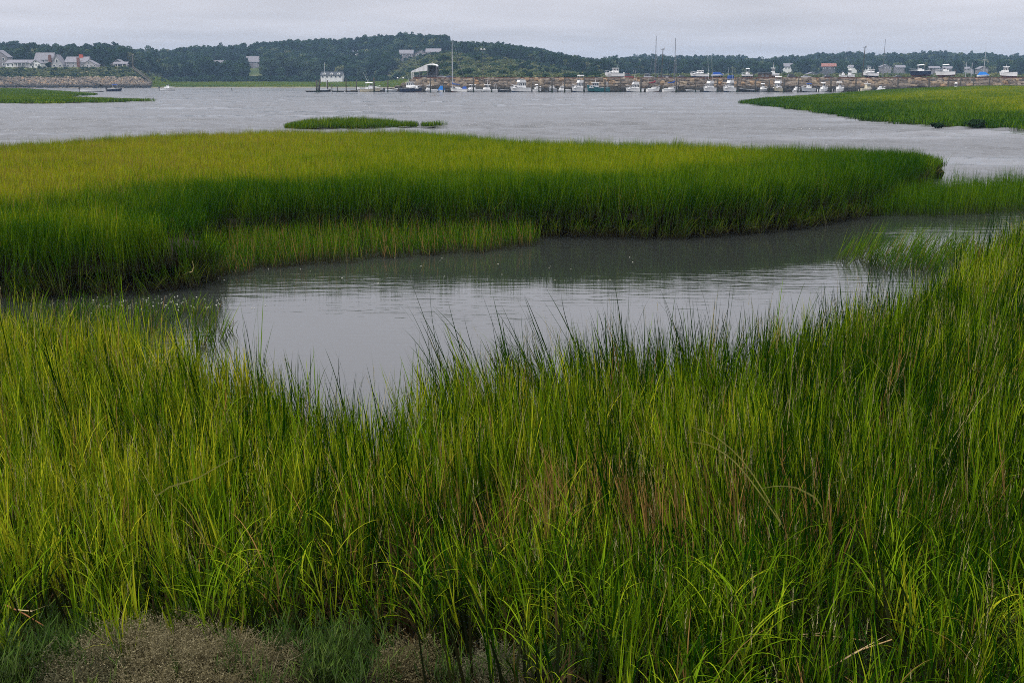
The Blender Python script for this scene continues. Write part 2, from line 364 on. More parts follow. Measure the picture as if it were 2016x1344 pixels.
# ------------------------------------------------------------------ object helpers
class MB:
    def __init__(self): self.v = []; self.f = []
    def add(self, vs_, fs_):
        o = len(self.v); self.v += [tuple(p) for p in vs_]; self.f += [tuple(i + o for i in f) for f in fs_]; return self
    def box(self, x0, x1, y0, y1, z0, z1):
        return self.frust(x0, x1, y0, y1, z0, z1)
    def frust(self, x0, x1, y0, y1, z0, z1, rb=0, rf=0, ty=0):
        """box whose top is pulled in: rb at the back (x0), rf at the front (x1), ty at both sides"""
        v = [(x0, y0, z0), (x1, y0, z0), (x1, y1, z0), (x0, y1, z0),
             (x0 + rb, y0 + ty, z1), (x1 - rf, y0 + ty, z1), (x1 - rf, y1 - ty, z1), (x0 + rb, y1 - ty, z1)]
        return self.add(v, [(3, 2, 1, 0), (4, 5, 6, 7), (0, 1, 5, 4), (1, 2, 6, 5), (2, 3, 7, 6), (3, 0, 4, 7)])
    def tube(self, pts, r0, r1=None, n=6, cap=True):
        r1 = r0 if r1 is None else r1; pts = [Vector(p) for p in pts]; k = len(pts); rings = []; o = len(self.v)
        for i, p in enumerate(pts):
            d = (pts[min(i + 1, k - 1)] - pts[max(i - 1, 0)]).normalized()
            a = d.cross(Vector((0.31, 0.95, 0.1))); a = a.normalized() if a.length > 1e-4 else Vector((1, 0, 0)); b = d.cross(a)
            r = r0 + (r1 - r0) * i / max(1, k - 1)
            for q in range(n):
                t = 2 * math.pi * q / n; self.v.append(tuple(p + a * (r * math.cos(t)) + b * (r * math.sin(t))))
        for i in range(k - 1):
            for q in range(n):
                self.f.append((o + i * n + q, o + i * n + (q + 1) % n, o + (i + 1) * n + (q + 1) % n, o + (i + 1) * n + q))
        if cap:
            self.f.append(tuple(o + q for q in reversed(range(n)))); self.f.append(tuple(o + (k - 1) * n + q for q in range(n)))
        return self
    def quad(self, a, b, c, d): return self.add([a, b, c, d], [(0, 1, 2, 3)])
    def mesh(self, name, material, smooth=False):
        me = bpy.data.meshes.new(name); me.from_pydata(self.v, [], self.f)
        me.materials.append(MATS[material])
        if smooth: me.polygons.foreach_set('use_smooth', [True] * len(me.polygons))
        me.update(); return me
    def build(self, name, material, parent=None, smooth=False):
        return link(name, self.mesh(name, material, smooth), parent)
def link(name, me, parent=None):
    o = bpy.data.objects.new(name, me); COL.objects.link(o)
    if parent is not None: o.parent = parent
    return o
def tag(o, label=None, cat=None, group=None, kind=None):
    if label: o['label'] = label
    if cat: o['category'] = cat
    if group: o['group'] = group
    if kind: o['kind'] = kind
    return o
def thing(name, loc, label, cat, group=None, rz=0.0):
    o = bpy.data.objects.new(name, None); o.empty_display_size = 0.3; COL.objects.link(o)
    o.location = loc; o.rotation_euler = (0, 0, rz)
    return tag(o, label, cat, group)

PROTO = {}
def proto_set(key, meshes):
    """meshes that a scatter draws from; kept in a collection of their own, outside the scene"""
    c = bpy.data.collections.new(key)
    for i, me in enumerate(meshes):
        c.objects.link(bpy.data.objects.new('%s_%02d' % (key, i), me))
    PROTO[key] = (c, len(meshes)); return c
def scatter(name, key, P, rot, scl, tint, label, cat, pick=None, whole=False):
    """one 'stuff' object: prototype clumps set on points by geometry nodes"""
    c, k = PROTO[key]; n = len(P)
    me = bpy.data.meshes.new(name); me.from_pydata([tuple(p) for p in P], [], [])
    def attr(nm, ty, data, field):
        a = me.attributes.new(nm, ty, 'POINT'); a.data.foreach_set(field, np.ascontiguousarray(data, dtype=np.float32 if ty != 'INT' else np.int32).ravel())
    attr('rot', 'FLOAT_VECTOR', rot, 'vector'); attr('scl', 'FLOAT_VECTOR', scl, 'vector'); attr('tint', 'FLOAT_VECTOR', tint, 'vector')
    attr('pick', 'INT', rng.integers(0, k, n) if pick is None else pick, 'value')
    o = link(name, me); tag(o, label, cat, kind='stuff')
    g = bpy.data.node_groups.new(name, 'GeometryNodeTree')
    g.interface.new_socket('Geometry', in_out='INPUT', socket_type='NodeSocketGeometry')
    g.interface.new_socket('Geometry', in_out='OUTPUT', socket_type='NodeSocketGeometry')
    gi, go = g.nodes.new('NodeGroupInput'), g.nodes.new('NodeGroupOutput')
    ip = g.nodes.new('GeometryNodeInstanceOnPoints'); ci = g.nodes.new('GeometryNodeCollectionInfo')
    ci.inputs['Collection'].default_value = c; ci.inputs['Separate Children'].default_value = True; ci.inputs['Reset Children'].default_value = True
    def na(nm, ty):
        q = g.nodes.new('GeometryNodeInputNamedAttribute'); q.data_type = ty; q.inputs['Name'].default_value = nm; return q.outputs['Attribute']
    L = g.links.new
    L(gi.outputs[0], ip.inputs['Points']); L(ci.outputs[0], ip.inputs['Instance'])
    ip.inputs['Pick Instance'].default_value = True
    L(na('pick', 'INT'), ip.inputs['Instance Index'])
    e2r = g.nodes.new('FunctionNodeEulerToRotation'); L(na('rot', 'FLOAT_VECTOR'), e2r.inputs[0]); L(e2r.outputs[0], ip.inputs['Rotation'])
    L(na('scl', 'FLOAT_VECTOR'), ip.inputs['Scale'])
    if whole:
        rz_ = g.nodes.new('GeometryNodeRealizeInstances'); L(ip.outputs[0], rz_.inputs[0]); L(rz_.outputs[0], go.inputs[0])
    else: L(ip.outputs[0], go.inputs[0])
    md = o.modifiers.new('scatter', 'NODES'); md.node_group = g
    return o

# ------------------------------------------------------------------ THE SETTING: sea bed, water, marsh platforms
def sheet(name, x0, x1, y0, y1, z, material):
    o = MB().quad((x0, y0, z), (x1, y0, z), (x1, y1, z), (x0, y1, z)).build(name, material)
    return tag(o, kind='structure')
sheet('ground', -2300, 2300, -400, 2300, -0.7, 'sea_bed')
# the water is one sheet, finer towards the viewer's shore; wind waves run in the open bay, the creek lies sheltered
wa = np.concatenate([np.linspace(-1.55, -.62, 24)[:-1], np.linspace(-.62, .62, 400), np.linspace(.62, 1.55, 24)[1:]])
wr = np.concatenate([[1.0], 1 / np.linspace(1 / 3.0, 1 / 26.0, 40), 1 / np.linspace(1 / 26.5, 1 / 640.0, 520), [800, 1000, 1260]])
WA, WR = np.meshgrid(wa, wr); WX, WY = np.sin(WA) * WR, np.cos(WA) * WR
amp = np.clip((WY - 26) / 26, 0, 1); amp = amp * amp * (3 - 2 * amp) * np.clip(0.75 + 0.55 * vnoise(WX * .5, WY * 1.4, .03, 12), .15, 1.5); WZ = np.zeros_like(WX)
wrg = np.random.default_rng(3)
for lam in np.geomspace(0.9, 5.5, 16):
    th = R(250) + wrg.normal(0, .5); kk = 2 * math.pi / lam; WZ += 0.0075 * lam * np.sin(kk * (WX * math.cos(th) + WY * math.sin(th)) + wrg.uniform(0, 6.28))
WZ *= amp * np.clip(640 / WR - 1, 0, 1)
mb = MB(); mb.v = list(zip(WX.ravel(), WY.ravel(), WZ.ravel())); ww_ = len(wa)
mb.f = [(j * ww_ + i + 1, j * ww_ + i, (j + 1) * ww_ + i, (j + 1) * ww_ + i + 1) for j in range(len(wr) - 1) for i in range(ww_ - 1)]
tag(mb.build('water', 'salt_water', smooth=True), kind='structure')

# foreground bank: edge of the grass against the creek, as seen at canopy height
FE_PX = [(-500, 520), (-200, 560), (20, 606), (150, 604), (300, 644), (480, 694), (640, 760), (750, 806), (820, 764), (900, 718), (1000, 694),
         (1200, 676), (1400, 666), (1550, 634), (1650, 604), (1750, 588), (1850, 542), (1930, 488), (2016, 442), (2250, 395), (2600, 340)]
FE = [tuple(at_z(a, b, 1.02)[:2]) for a, b in FE_PX]
FE.sort()
fe_x = np.array([p[0] for p in FE]); fe_y = np.array([p[1] for p in FE])
def fore_edge(x): return np.interp(x, fe_x, fe_y)
def fore_z(x, y):
    e = fore_edge(x); base = 0.36 + 0.42 * np.clip((7.2 - y) / 2.6, 0, 1) + 0.04 * vnoise(x, y, 2.5)
    drop = np.clip((y - e) / 0.5, 0, 1)
    return base - drop * (base + 0.5)
gx = np.linspace(-14, 22, 150); gy = np.concatenate([np.linspace(-6, 4, 12), np.linspace(4.15, 24, 110)])
XX, YY = np.meshgrid(gx, gy); ZZ = fore_z(XX, YY)
nx = len(gx)
mb = MB(); mb.v = list(zip(XX.ravel(), YY.ravel(), ZZ.ravel()))
mb.f = [(j * nx + i, j * nx + i + 1, (j + 1) * nx + i + 1, (j + 1) * nx + i) for j in range(len(gy) - 1) for i in range(nx - 1)]
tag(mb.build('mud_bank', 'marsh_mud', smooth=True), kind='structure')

def platform(name, poly, ztop, seed=1, jit=0.18, step=0.5, undercut=0.25):
    """a peat platform: rough top, a bank that overhangs a little and slumps into the water"""
    pts = resample(poly, step, jit, seed)
    bm = bmesh.new(); rings = []
    cx = sum(p[0] for p in pts) / len(pts); cyy = sum(p[1] for p in pts) / len(pts)
    n = len(pts)
    nrm = []
    area = sum(pts[i][0] * pts[(i + 1) % n][1] - pts[(i + 1) % n][0] * pts[i][1] for i in range(n)); sg = 1 if area > 0 else -1
    for i in range(n):
        a, b = pts[i - 1], pts[(i + 1) % n]; dx, dy = b[0] - a[0], b[1] - a[1]; L = math.hypot(dx, dy) + 1e-9
        nrm.append((sg * dy / L, -sg * dx / L))
    for k, (off, z) in enumerate(((-0.28, ztop + 0.02), (-0.20, ztop - 0.04), (-0.16, ztop - 0.14), (-0.16 - undercut, ztop * 0.5), (-0.16 - undercut * 0.4, -0.02), (0.0, -0.75))):
        ring = []
        for i, p in enumerate(pts):
            w = (0.16 if k > 1 else 0.0) * float(vnoise(p[0], p[1], 2.1, seed + k))
            ring.append(bm.verts.new((p[0] + nrm[i][0] * (off + w), p[1] + nrm[i][1] * (off + w), z + 0.05 * float(vnoise(p[0], p[1], 3.3, seed + 5 * k)))))
        rings.append(ring)
    for a, b in zip(rings[:-1], rings[1:]):
        for i in range(n):
            f = (a[i], b[i], b[(i + 1) % n], a[(i + 1) % n]) if sg > 0 else (a[i], a[(i + 1) % n], b[(i + 1) % n], b[i])
            try: bm.faces.new(f)
            except ValueError: pass
    cdt = delaunay_2d_cdt([Vector(v.co[:2]) for v in rings[0]], [], [list(range(n))], 1, 1e-4)
    tv = [bm.verts.new((p.x, p.y, ztop + 0.02 + 0.03 * float(vnoise(p.x, p.y, 3.3, seed)))) for p in cdt[0]]
    for t in cdt[2]:
        try: bm.faces.new([tv[i] for i in t])
        except ValueError: pass
    me = bpy.data.meshes.new(name); bm.to_mesh(me); bm.free(); me.materials.append(MATS['marsh_mud'])
    return tag(link(name, me), kind='structure')
def pixpoly(lst): return [tuple(at_z(a, b, z)[:2]) for a, b, z in lst]

ZI = 0.52
ISLAND = pixpoly([(-420, 600, 0), (20, 592, 0), (120, 588, 0), (260, 580, 0), (350, 570, 0), (420, 556, 0), (432, 540, 0), (405, 522, 0), (392, 500, 0), (440, 484, 0), (560, 476, 0),
                  (760, 470, 0), (1000, 468, 0), (1100, 466, 0), (1200, 468, 0), (1300, 470, 0), (1400, 465, 0), (1500, 458, 0), (1600, 444, 0), (1680, 430, 0), (1745, 412, 0),
                  (1800, 385, 0), (1832, 364, 0), (1850, 352, 0), (1854, 343, 0.1), (1846, 332, 0.35), (1800, 310, 0.75), (1740, 298, 1.0), (1680, 292, 1.1), (1600, 294, 1.12), (1300, 284, 1.12), (1100, 281, 1.12), (980, 274, 1.12), (900, 266, 1.12), (800, 260, 1.12), (560, 256, 1.12), (300, 263, 1.12), (20, 281, 1.12), (-300, 294, 1.12)])
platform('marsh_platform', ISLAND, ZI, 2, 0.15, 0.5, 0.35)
ISLET = pixpoly([(560, 257, 0), (640, 254, 0), (720, 254, 0), (790, 252, 0), (885, 249, 0), (850, 242, 0.35), (750, 237, 0.5), (690, 235, 0.55), (590, 238, 0.5), (570, 246, 0.3)])
platform('islet_platform', ISLET, -0.04, 3, 0.1, 0.9, 0.1)
RMARSH = pixpoly([(1458, 203, 0), (1560, 215, 0), (1640, 226, 0), (1720, 240, 0), (1830, 248, 0), (2010, 257, 0), (2400, 268, 0)])
RMARSH += [(x_at(2500, 120), 120), (x_at(2500, 335), 335), (x_at(2050, 335), 335), (x_at(1900, 330), 330), (x_at(1775, 318), 318), (x_at(1700, 285), 285), (x_at(1600, 240), 240), (x_at(1500, 208), 208)]
def rm_z(x, y): # a low rise towards the far right
    p = px_of(x, y)
    return 0.10 + 1.35 * np.clip((p - 1560) / 380, 0, 1) * np.clip((y - 95) / 190, 0, 1) + 0.12 * vnoise(x, y, 0.09, 4)
LMARSH = pixpoly([(-600, 206, 0), (20, 204, 0), (130, 204, 0), (200, 202.5, 0), (310, 199, 0), (235, 198, 0), (150, 195, 0), (105, 192, 0), (190, 187, 0), (120, 182, 0), (60, 177, 0), (20, 175.5, 0), (-600, 175, 0)])

def poly_terrain(name, poly, zf, step, material='marsh_mud'):
    xs = [p[0] for p in poly]; ys = [p[1] for p in poly]
    ax = np.arange(min(xs) - step, max(xs) + 2 * step, step); ay = np.arange(min(ys) - step, max(ys) + 2 * step, step)
    X, Y = np.meshgrid(ax, ay); xf, yf = X.ravel(), Y.ravel()
    d = edge_dist(xf, yf, poly) * np.where(in_poly(xf, yf, poly), 1, -1)
    Z = np.where(d > 0, zf(xf, yf) * np.clip(d / (1.2 * step), 0.15, 1), -0.6)
    m = MB(); m.v = list(zip(xf, yf, Z)); w = len(ax)
    m.f = [(j * w + i, j * w + i + 1, (j + 1) * w + i + 1, (j + 1) * w + i) for j in range(len(ay) - 1) for i in range(w - 1)]
    return tag(m.build(name, material, smooth=True), kind='structure')
poly_terrain('marsh_rise', RMARSH, rm_z, 2.5)
poly_terrain('marsh_flat', LMARSH, lambda x, y: 0.12 + 0 * x, 3.5)

# ------------------------------------------------------------------ far land and hills
SIL = [(-700, 88), (0, 90), (60, 92), (130, 95), (200, 94), (240, 97), (280, 104), (320, 104), (360, 102), (400, 99), (440, 98), (480, 97), (520, 93), (560, 88), (620, 87),
       (640, 84), (680, 84), (720, 80), (760, 78), (800, 78), (840, 80), (860, 83), (900, 89), (940, 91), (980, 92), (1020, 96), (1060, 101), (1100, 109), (1140, 116),
       (1180, 121), (1205, 121), (1240, 115), (1280, 114), (1340, 116), (1380, 115), (1410, 115), (1445, 116), (1470, 119), (1500, 122), (1540, 118), (1580, 113), (1620, 110),
       (1660, 109), (1700, 109), (1740, 112), (1780, 110), (1830, 107), (1880, 108), (1940, 110), (2000, 115), (2100, 117), (2700, 112)]
def sil(px): return np.interp(px, [a for a, _ in SIL], [b for _, b in SIL])
KEYS = [  # px, then (Y, z) of shore, berm, foot, brow, mid slope; ridge distance; height of the trees on it
    (-700, (600, -.7), (604, .5), (618, 5), (650, 11), (720, 11.5), 900, 10),
    (250, (600, -.7), (604, .5), (618, 5), (650, 11), (720, 11.5), 900, 10),
    (285, (606, -.7), (611, .5), (625, 4), (655, 7.5), (730, 8), 910, 10),
    (335, (630, -.7), (634, .5), (680, 1.6), (730, 2.6), (790, 4), 950, 10),
    (735, (630, -.7), (634, .5), (700, 1.6), (760, 2.8), (850, 8), 1000, 9.5),
    (800, (600, -.7), (604, .4), (640, 2), (680, 4), (800, 14), 1000, 9),
    (880, (430, -.7), (436, 2.5), (470, 3.5), (520, 5), (740, 20), 1000, 8.5),
    (1000, (430, -.7), (436, 2.5), (470, 3.5), (520, 5), (720, 15.5), 1000, 8.5),
    (1100, (430, -.7), (436, 2.5), (470, 3.2), (520, 4), (720, 10), 1000, 8.5),
    (1180, (430, -.7), (436, 2.5), (470, 3), (520, 3.5), (740, 6), 1050, 9),
    (1230, (430, -.7), (436, 2.5), (470, 3), (560, 3.2), (860, 6), 1250, 10),
    (2700, (430, -.7), (436, 2.5), (470, 3), (560, 3.2), (860, 6.5), 1250, 10)]
kp = [k[0] for k in KEYS]
def column(px):
    px = np.asarray(px, float)
    Ys = [np.interp(px, kp, [k[i][0] for k in KEYS]) for i in range(1, 6)]
    Zs = [np.interp(px, kp, [k[i][1] for k in KEYS]) for i in range(1, 6)]
    Yr = np.interp(px, kp, [k[6] for k in KEYS]); th = np.interp(px, kp, [k[7] for k in KEYS])
    Zr = CAM_H + (160 - sil(px)) / FH * Yr - th
    return Ys + [Yr, Yr + 260, Yr + 700], Zs + [Zr, Zr * 0.6, Zr * 0.2]
def land_z(X, Y):
    X = np.atleast_1d(np.asarray(X, float)); Y = np.atleast_1d(np.asarray(Y, float))
    Ys, Zs = column(px_of(X, Y)); z = np.full(X.shape, -0.7)
    for i in range(len(Ys) - 1):
        m = (Y >= Ys[i]) & (Y <= Ys[i + 1]); t = np.clip((Y - Ys[i]) / (Ys[i + 1] - Ys[i] + 1e-6), 0, 1)
        if i >= 2: t = t * t * (3 - 2 * t) * 0.6 + t * 0.4
        z = np.where(m, Zs[i] + (Zs[i + 1] - Zs[i]) * t, z)
    return z + np.clip(z / 8, 0, 1) * 0.8 * vnoise(X, Y, 0.035, 6)
cols_px = np.arange(-700, 2701, 17.0); mb = MB()
fr = []
for i in range(7): fr += [(i, q / 6) for q in range(6)]
fr.append((6, 1.0))
for (i, t) in fr:
    Ys, Zs = column(cols_px); Yv = Ys[i] + (Ys[i + 1] - Ys[i]) * t; Xv = x_at(cols_px, Yv)
    mb.v += list(zip(Xv, Yv, land_z(Xv, Yv)))
w = len(cols_px)
mb.f = [(j * w + i, j * w + i + 1, (j + 1) * w + i + 1, (j + 1) * w + i) for j in range(len(fr) - 1) for i in range(w - 1)]
tag(mb.build('hills', 'hill_turf', smooth=True), kind='structure')
def hit_land(px, py, y0=470, y1=1300):
    Y = np.linspace(y0, y1, 1200); zl = land_z(x_at(px, Y), Y); zr = CAM_H + (160 - py) / FH * Y
    k = np.where(zl >= zr)[0]
    return float(Y[k[0]]) if len(k) else float(Y[-1])
# pale sand of the little beach under the bluff
bp = [at_z(a, b, 0.14)[:2] for a, b in ((30, 172.2), (180, 172.2), (260, 170.8), (330, 171.5), (330, 169.9), (30, 169.9))]
m_ = MB(); m_.add([(p[0], p[1], 0.25 if i in (3, 4, 5) else 0.03) for i, p in enumerate(bp)], [(0, 1, 2, 3, 4, 5)])
tag(m_.build('beach', 'sand'), kind='structure')

# ------------------------------------------------------------------ GRASS prototypes
def blade_ribbon(V, F, A, p, az, th0, curl, length, width, segs, rnd, kind, t0=0.0, t1=1.0, side_twist=0.0):
    x, y, z = p; ds = length / segs; o = len(V)
    sx, sy = -math.sin(az + side_twist), math.cos(az + side_twist)
    for i in range(segs + 1):
        s = i / segs; th = th0 + curl * s ** 1.6
        w = width * 0.5 * min(1.0, 0.65 + 3 * s) * max(0.0, 1 - s) ** 0.6
        if i == segs:
            V.append((x, y, z)); A.append((t0 + (t1 - t0) * s, rnd, kind))
        else:
            V.append((x - sx * w, y - sy * w, z)); V.append((x + sx * w, y + sy * w, z))
            A += [(t0 + (t1 - t0) * s, rnd, kind)] * 2
            x += math.sin(th) * math.cos(az) * ds; y += math.sin(th) * math.sin(az) * ds; z += math.cos(th) * ds
    for i in range(segs - 1):
        F.append((o + 2 * i, o + 2 * i + 1, o + 2 * i + 3, o + 2 * i + 2))
    F.append((o + 2 * segs - 2, o + 2 * segs - 1, o + 2 * segs))
    return x, y, z
def finish(name, V, F, A, material):
    me = bpy.data.meshes.new(name); me.from_pydata(V, [], F); me.materials.append(MATS[material])
    a = me.attributes.new('blade', 'FLOAT_VECTOR', 'POINT'); a.data.foreach_set('vector', np.array(A, np.float32).ravel())
    me.polygons.foreach_set('use_smooth', [True] * len(me.polygons)); me.update(); return me
U = random.uniform
def tall_tuft(i, nshoot, spread, arch, spike, material='cordgrass', lw=0.0098):
    V, F, A = [], [], []
    for s in range(nshoot):
        a = U(0, 6.28); r = spread * math.sqrt(U(0, 1)); bx, by = r * math.cos(a), r * math.sin(a)
        H = U(0.72, 1.0); leanaz = U(0, 6.28); lean = abs(random.gauss(0, 0.14)); rs, kd = U(0, 1), U(0, 1) ** 1.0
        # stem
        blade_ribbon(V, F, A, (bx, by, -0.05), leanaz, lean, U(0, 0.25), H * 0.78, 0.006, 3, rs, kd * 0.9, 0, 0.7)
        nl = random.randint(4, 6)
        for q in range(nl):
            f = 0.10 + 0.62 * q / nl + U(-0.04, 0.04); z = H * 0.78 * f
            px_, py_ = bx + math.sin(lean) * math.cos(leanaz) * z, by + math.sin(lean) * math.sin(leanaz) * z
            az = leanaz + math.pi * q + U(-0.7, 0.7)
            top = q >= nl - 3
            L = H * (U(0.36, 0.52) if top else U(0.28, 0.5)); 
            th0 = U(0.04, 0.2) if top else U(0.12, 0.5)
            cu = U(0.0, 0.3) if random.random() > arch else U(0.4, 1.6)
            blade_ribbon(V, F, A, (px_, py_, z - 0.05), az, th0, cu, L, lw * U(0.7, 1.12), 5, min(1, max(0, rs + U(-.3, .3))), min(1, kd * 0.75 + U(0, 0.28)), f * 0.85, 1, U(-.5, .5))
        if random.random() < spike:
            x, y, z = bx + math.sin(lean) * math.cos(leanaz) * H * .75, by + math.sin(lean) * math.sin(leanaz) * H * .75, H * .72
            for q in range(9):
                blade_ribbon(V, F, A, (x, y, z + q * 0.017), U(0, 6.28), U(.15, .4), 0, 0.035, 0.006, 1, 2.0, 0, 0.8, 1)
    return finish('tall_tuft', V, F, A, material)
proto_set('fore_tuft', [tall_tuft(i, random.randint(5, 7), 0.12, (0.12, 0.25, 0.4)[i % 3], 0.08) for i in range(14)])
def arch_tuft(i):   # loose low plants with drooping leaves, at the dry edge
    V, F, A = [], [], []
    for s in range(3):
        a = U(0, 6.28); r = 0.07 * math.sqrt(U(0, 1)); bx, by = r * math.cos(a), r * math.sin(a); H = U(0.6, 1.0); rs = U(0, 1); kd = U(0, 1)
        lz, ln = U(0, 6.28), U(0, .2)
        blade_ribbon(V, F, A, (bx, by, -0.05), lz, ln, 0.1, H * .7, 0.008, 4, rs, kd * .8, 0, .7)
        for q in range(7):
            z = H * (0.06 + 0.085 * q); az = U(0, 6.28)
            blade_ribbon(V, F, A, (bx + math.sin(ln) * math.cos(lz) * z, by + math.sin(ln) * math.sin(lz) * z, z), az, U(.25, .7), U(0.7, 1.9), H * U(.3, .55), U(.007, .012), 7, min(1, max(0, rs + U(-.35, .35))), min(1, kd * .7 + U(0, .3)), .25, 1, U(-.4, .4))
    return finish('arch_tuft', V, F, A, 'cordgrass')
proto_set('fore_arch', [arch_tuft(i) for i in range(10)])
def wisp(i):        # single thin culms that overtop the rest
    V, F, A = [], [], []
    for s in range(2):
        a = U(0, 6.28); bx, by = .06 * math.cos(a), .06 * math.sin(a); rs, kd = U(0, .5), U(0, 1)
        blade_ribbon(V, F, A, (bx, by, 0), U(0, 6.28), U(0, .12), U(.0, .45), U(.85, 1.05), .006, 8, rs, kd * .85, 0.3, 1)
        for q in range(2): blade_ribbon(V, F, A, (bx, by, .3 + .2 * q), U(0, 6.28), U(.05, .2), U(.1, .6), U(.4, .55), .008, 6, rs, kd * .85, .4, 1)
    return finish('wisp', V, F, A, 'cordgrass')
proto_set('fore_wisp', [wisp(i) for i in range(8)])
def mid_clump(i, nb, rad, w, segs, hvar=(0.7, 1.0), dead=0.0, material='marshgrass'):
    V, F, A = [], [], []
    for s in range(nb):
        a = U(0, 6.28); r = rad * math.sqrt(U(0, 1)); H = U(*hvar)
        isd = random.random() < dead
        blade_ribbon(V, F, A, (r * math.cos(a), r * math.sin(a), -0.05), U(0, 6.28), abs(random.gauss(0, 0.12)) + (0.25 if isd else 0), U(0, 0.55) + (0.6 if isd else 0), H * (0.6 if isd else 1), w * U(.7, 1.3), segs, U(0, 1), 1.0 if isd else U(0, .95), 0, 1, U(-1, 1))
    return finish('mid_clump', V, F, A, material)
proto_set('island_clump', [mid_clump(i, 26, 0.19, 0.016, 3, dead=0.03) for i in range(10)])
proto_set('stand_clump', [mid_clump(i, 9, 0.14, 0.011, 4) for i in range(8)])
proto_set('far_clump', [mid_clump(i, 34, 0.8, 0.075, 2) for i in range(8)])
proto_set('shore_clump', [mid_clump(i, 34, 2.2, 0.28, 2) for i in range(6)])

def rots(n, lean=0.12, lx=0.0, ly=0.0):
    r = np.zeros((n, 3)); r[:, 0] = rng.normal(0, lean, n) - ly; r[:, 1] = rng.normal(0, lean, n) + lx; r[:, 2] = rng.uniform(0, 6.283, n); return r
def lean_rots(n, sd, lx, ly):
    """random yaw about the plant's own axis, then a lean of lx towards +X and ly towards +Y"""
    out = np.zeros((n, 3)); yaw = rng.uniform(0, 6.283, n); a = rng.normal(0, sd, n) + lx; b = rng.normal(0, sd, n) + ly
    for i in range(n):
        e = (Matrix.Rotation(a[i], 3, 'Y') @ Matrix.Rotation(-b[i], 3, 'X') @ Matrix.Rotation(yaw[i], 3, 'Z')).to_euler()
        out[i] = e
    return out
def sc3(s, sxy=None):
    s = np.asarray(s); q = s if sxy is None else sxy
    return np.stack([q, q, s], 1)

# ---- foreground stand
n0 = 66000
fx = rng.uniform(-11, 17, n0); fy = rng.uniform(3.4, 20, n0)
e_ = fore_edge(fx); half = fy * 0.466 * 1.12 + 0.9
front_y = 4.75 + 0.2 * vnoise(fx, fx * .3, 1.1, 2) - 1.05 * np.clip((fx + 0.5) / 1.2, 0, 1)
keep = (fy < e_) & (np.abs(fx) < half) & (fy > front_y)
keep &= rng.uniform(0, 1, n0) < np.where(fy < 6.2, 0.5 + 0.5 * np.clip((fy - front_y) / 1.2, 0, 1), 1.0) * (0.86 + 0.14 * vnoise(fx, fy, 1.4, 8))
fx, fy = fx[keep], fy[keep]; e_ = e_[keep]; n = len(fx)
de = e_ - fy
pxf = px_of(fx, fy)                                  # only to lay the tint patches out across the bank
hgt = 0.74 + 0.42 * np.clip((fy - 4.9) / 2.0, 0, 1) + 0.10 * vnoise(fx, fy, 0.9, 3) + rng.normal(0, 0.07, n)
lush = np.clip(1 - np.abs(fx - 1.1) / 2.2, 0, 1) * np.clip(1 - de / 1.6, 0, 1)
hgt += 0.16 * lush
hgt *= np.where(fx < -1.2, 0.92, 1.0)
yel = 0.28 + 0.20 * vnoise(fx, fy, 0.7, 5) + rng.normal(0, 0.13, n)
yel += 0.22 * np.clip((-fx - 0.6) / 2.0, 0, 1)                       # the stand on the left is yellower
yel -= 0.10 * np.clip((6.4 - fy) / 1.2, 0, 1)
yel -= 0.16 * lush + 0.10 * np.clip((fx - 1.5) / 1.5, 0, 1) * np.clip((fy - 6.5) / 1.5, 0, 1)
yel += 0.12 * np.clip((fx - 4) / 2, 0, 1) * np.clip((fy - 9) / 3, 0, 1)
dry = 0.07 + 0.30 * np.exp(-((fx - 0.7) / 1.5) ** 2) * np.exp(-((fy - 6.3) / 0.7) ** 2) + 0.10 * np.clip(vnoise(fx, fy, 0.8, 11), 0, 1)
lx = 0.10 * vnoise(fx, fy, 0.55, 7) - 0.26 * np.exp(-((fx + 0.1) / 0.9) ** 2) * np.clip(1 - de / 1.3, 0, 1) + 0.12 * np.clip((fx - 1.6) / 1.5, 0, 1) - 0.06
ly = 0.10 * np.clip(1 - de / 1.0, 0, 1)
P = np.stack([fx, fy, fore_z(fx, fy)], 1)
which = rng.uniform(0, 1, n)
sel = which < np.clip(0.96 - 0.42 * np.clip((5.8 - fy) / 1.0, 0, 1), 0, 1)
thin = rng.uniform(0, 1, n) < 0.36 + 0.06 * np.clip((fy - 6.5) / 2, 0, 1) + 0.22 * np.clip((4.9 - fy) / .5, 0, 1) * np.clip(fx / .6, 0, 1)
A_ = sel & thin; B_ = ~sel & (rng.uniform(0, 1, n) < 0.75)
print('fore', A_.sum(), B_.sum())
def sub(mask, sd): return lean_rots(int(mask.sum()), sd, lx[mask], ly[mask])
T = np.stack([yel, dry, np.full(n, 0.55)], 1)
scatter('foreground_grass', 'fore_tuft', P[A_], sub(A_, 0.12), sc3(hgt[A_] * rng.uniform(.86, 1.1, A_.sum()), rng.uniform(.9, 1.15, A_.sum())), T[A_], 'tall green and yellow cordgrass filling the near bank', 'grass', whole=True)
scatter('drooping_grass', 'fore_arch', P[B_], sub(B_, 0.1), sc3(rng.uniform(.6, .95, B_.sum())), T[B_], 'loose drooping grass along the bottom edge of the near bank', 'grass', whole=True)
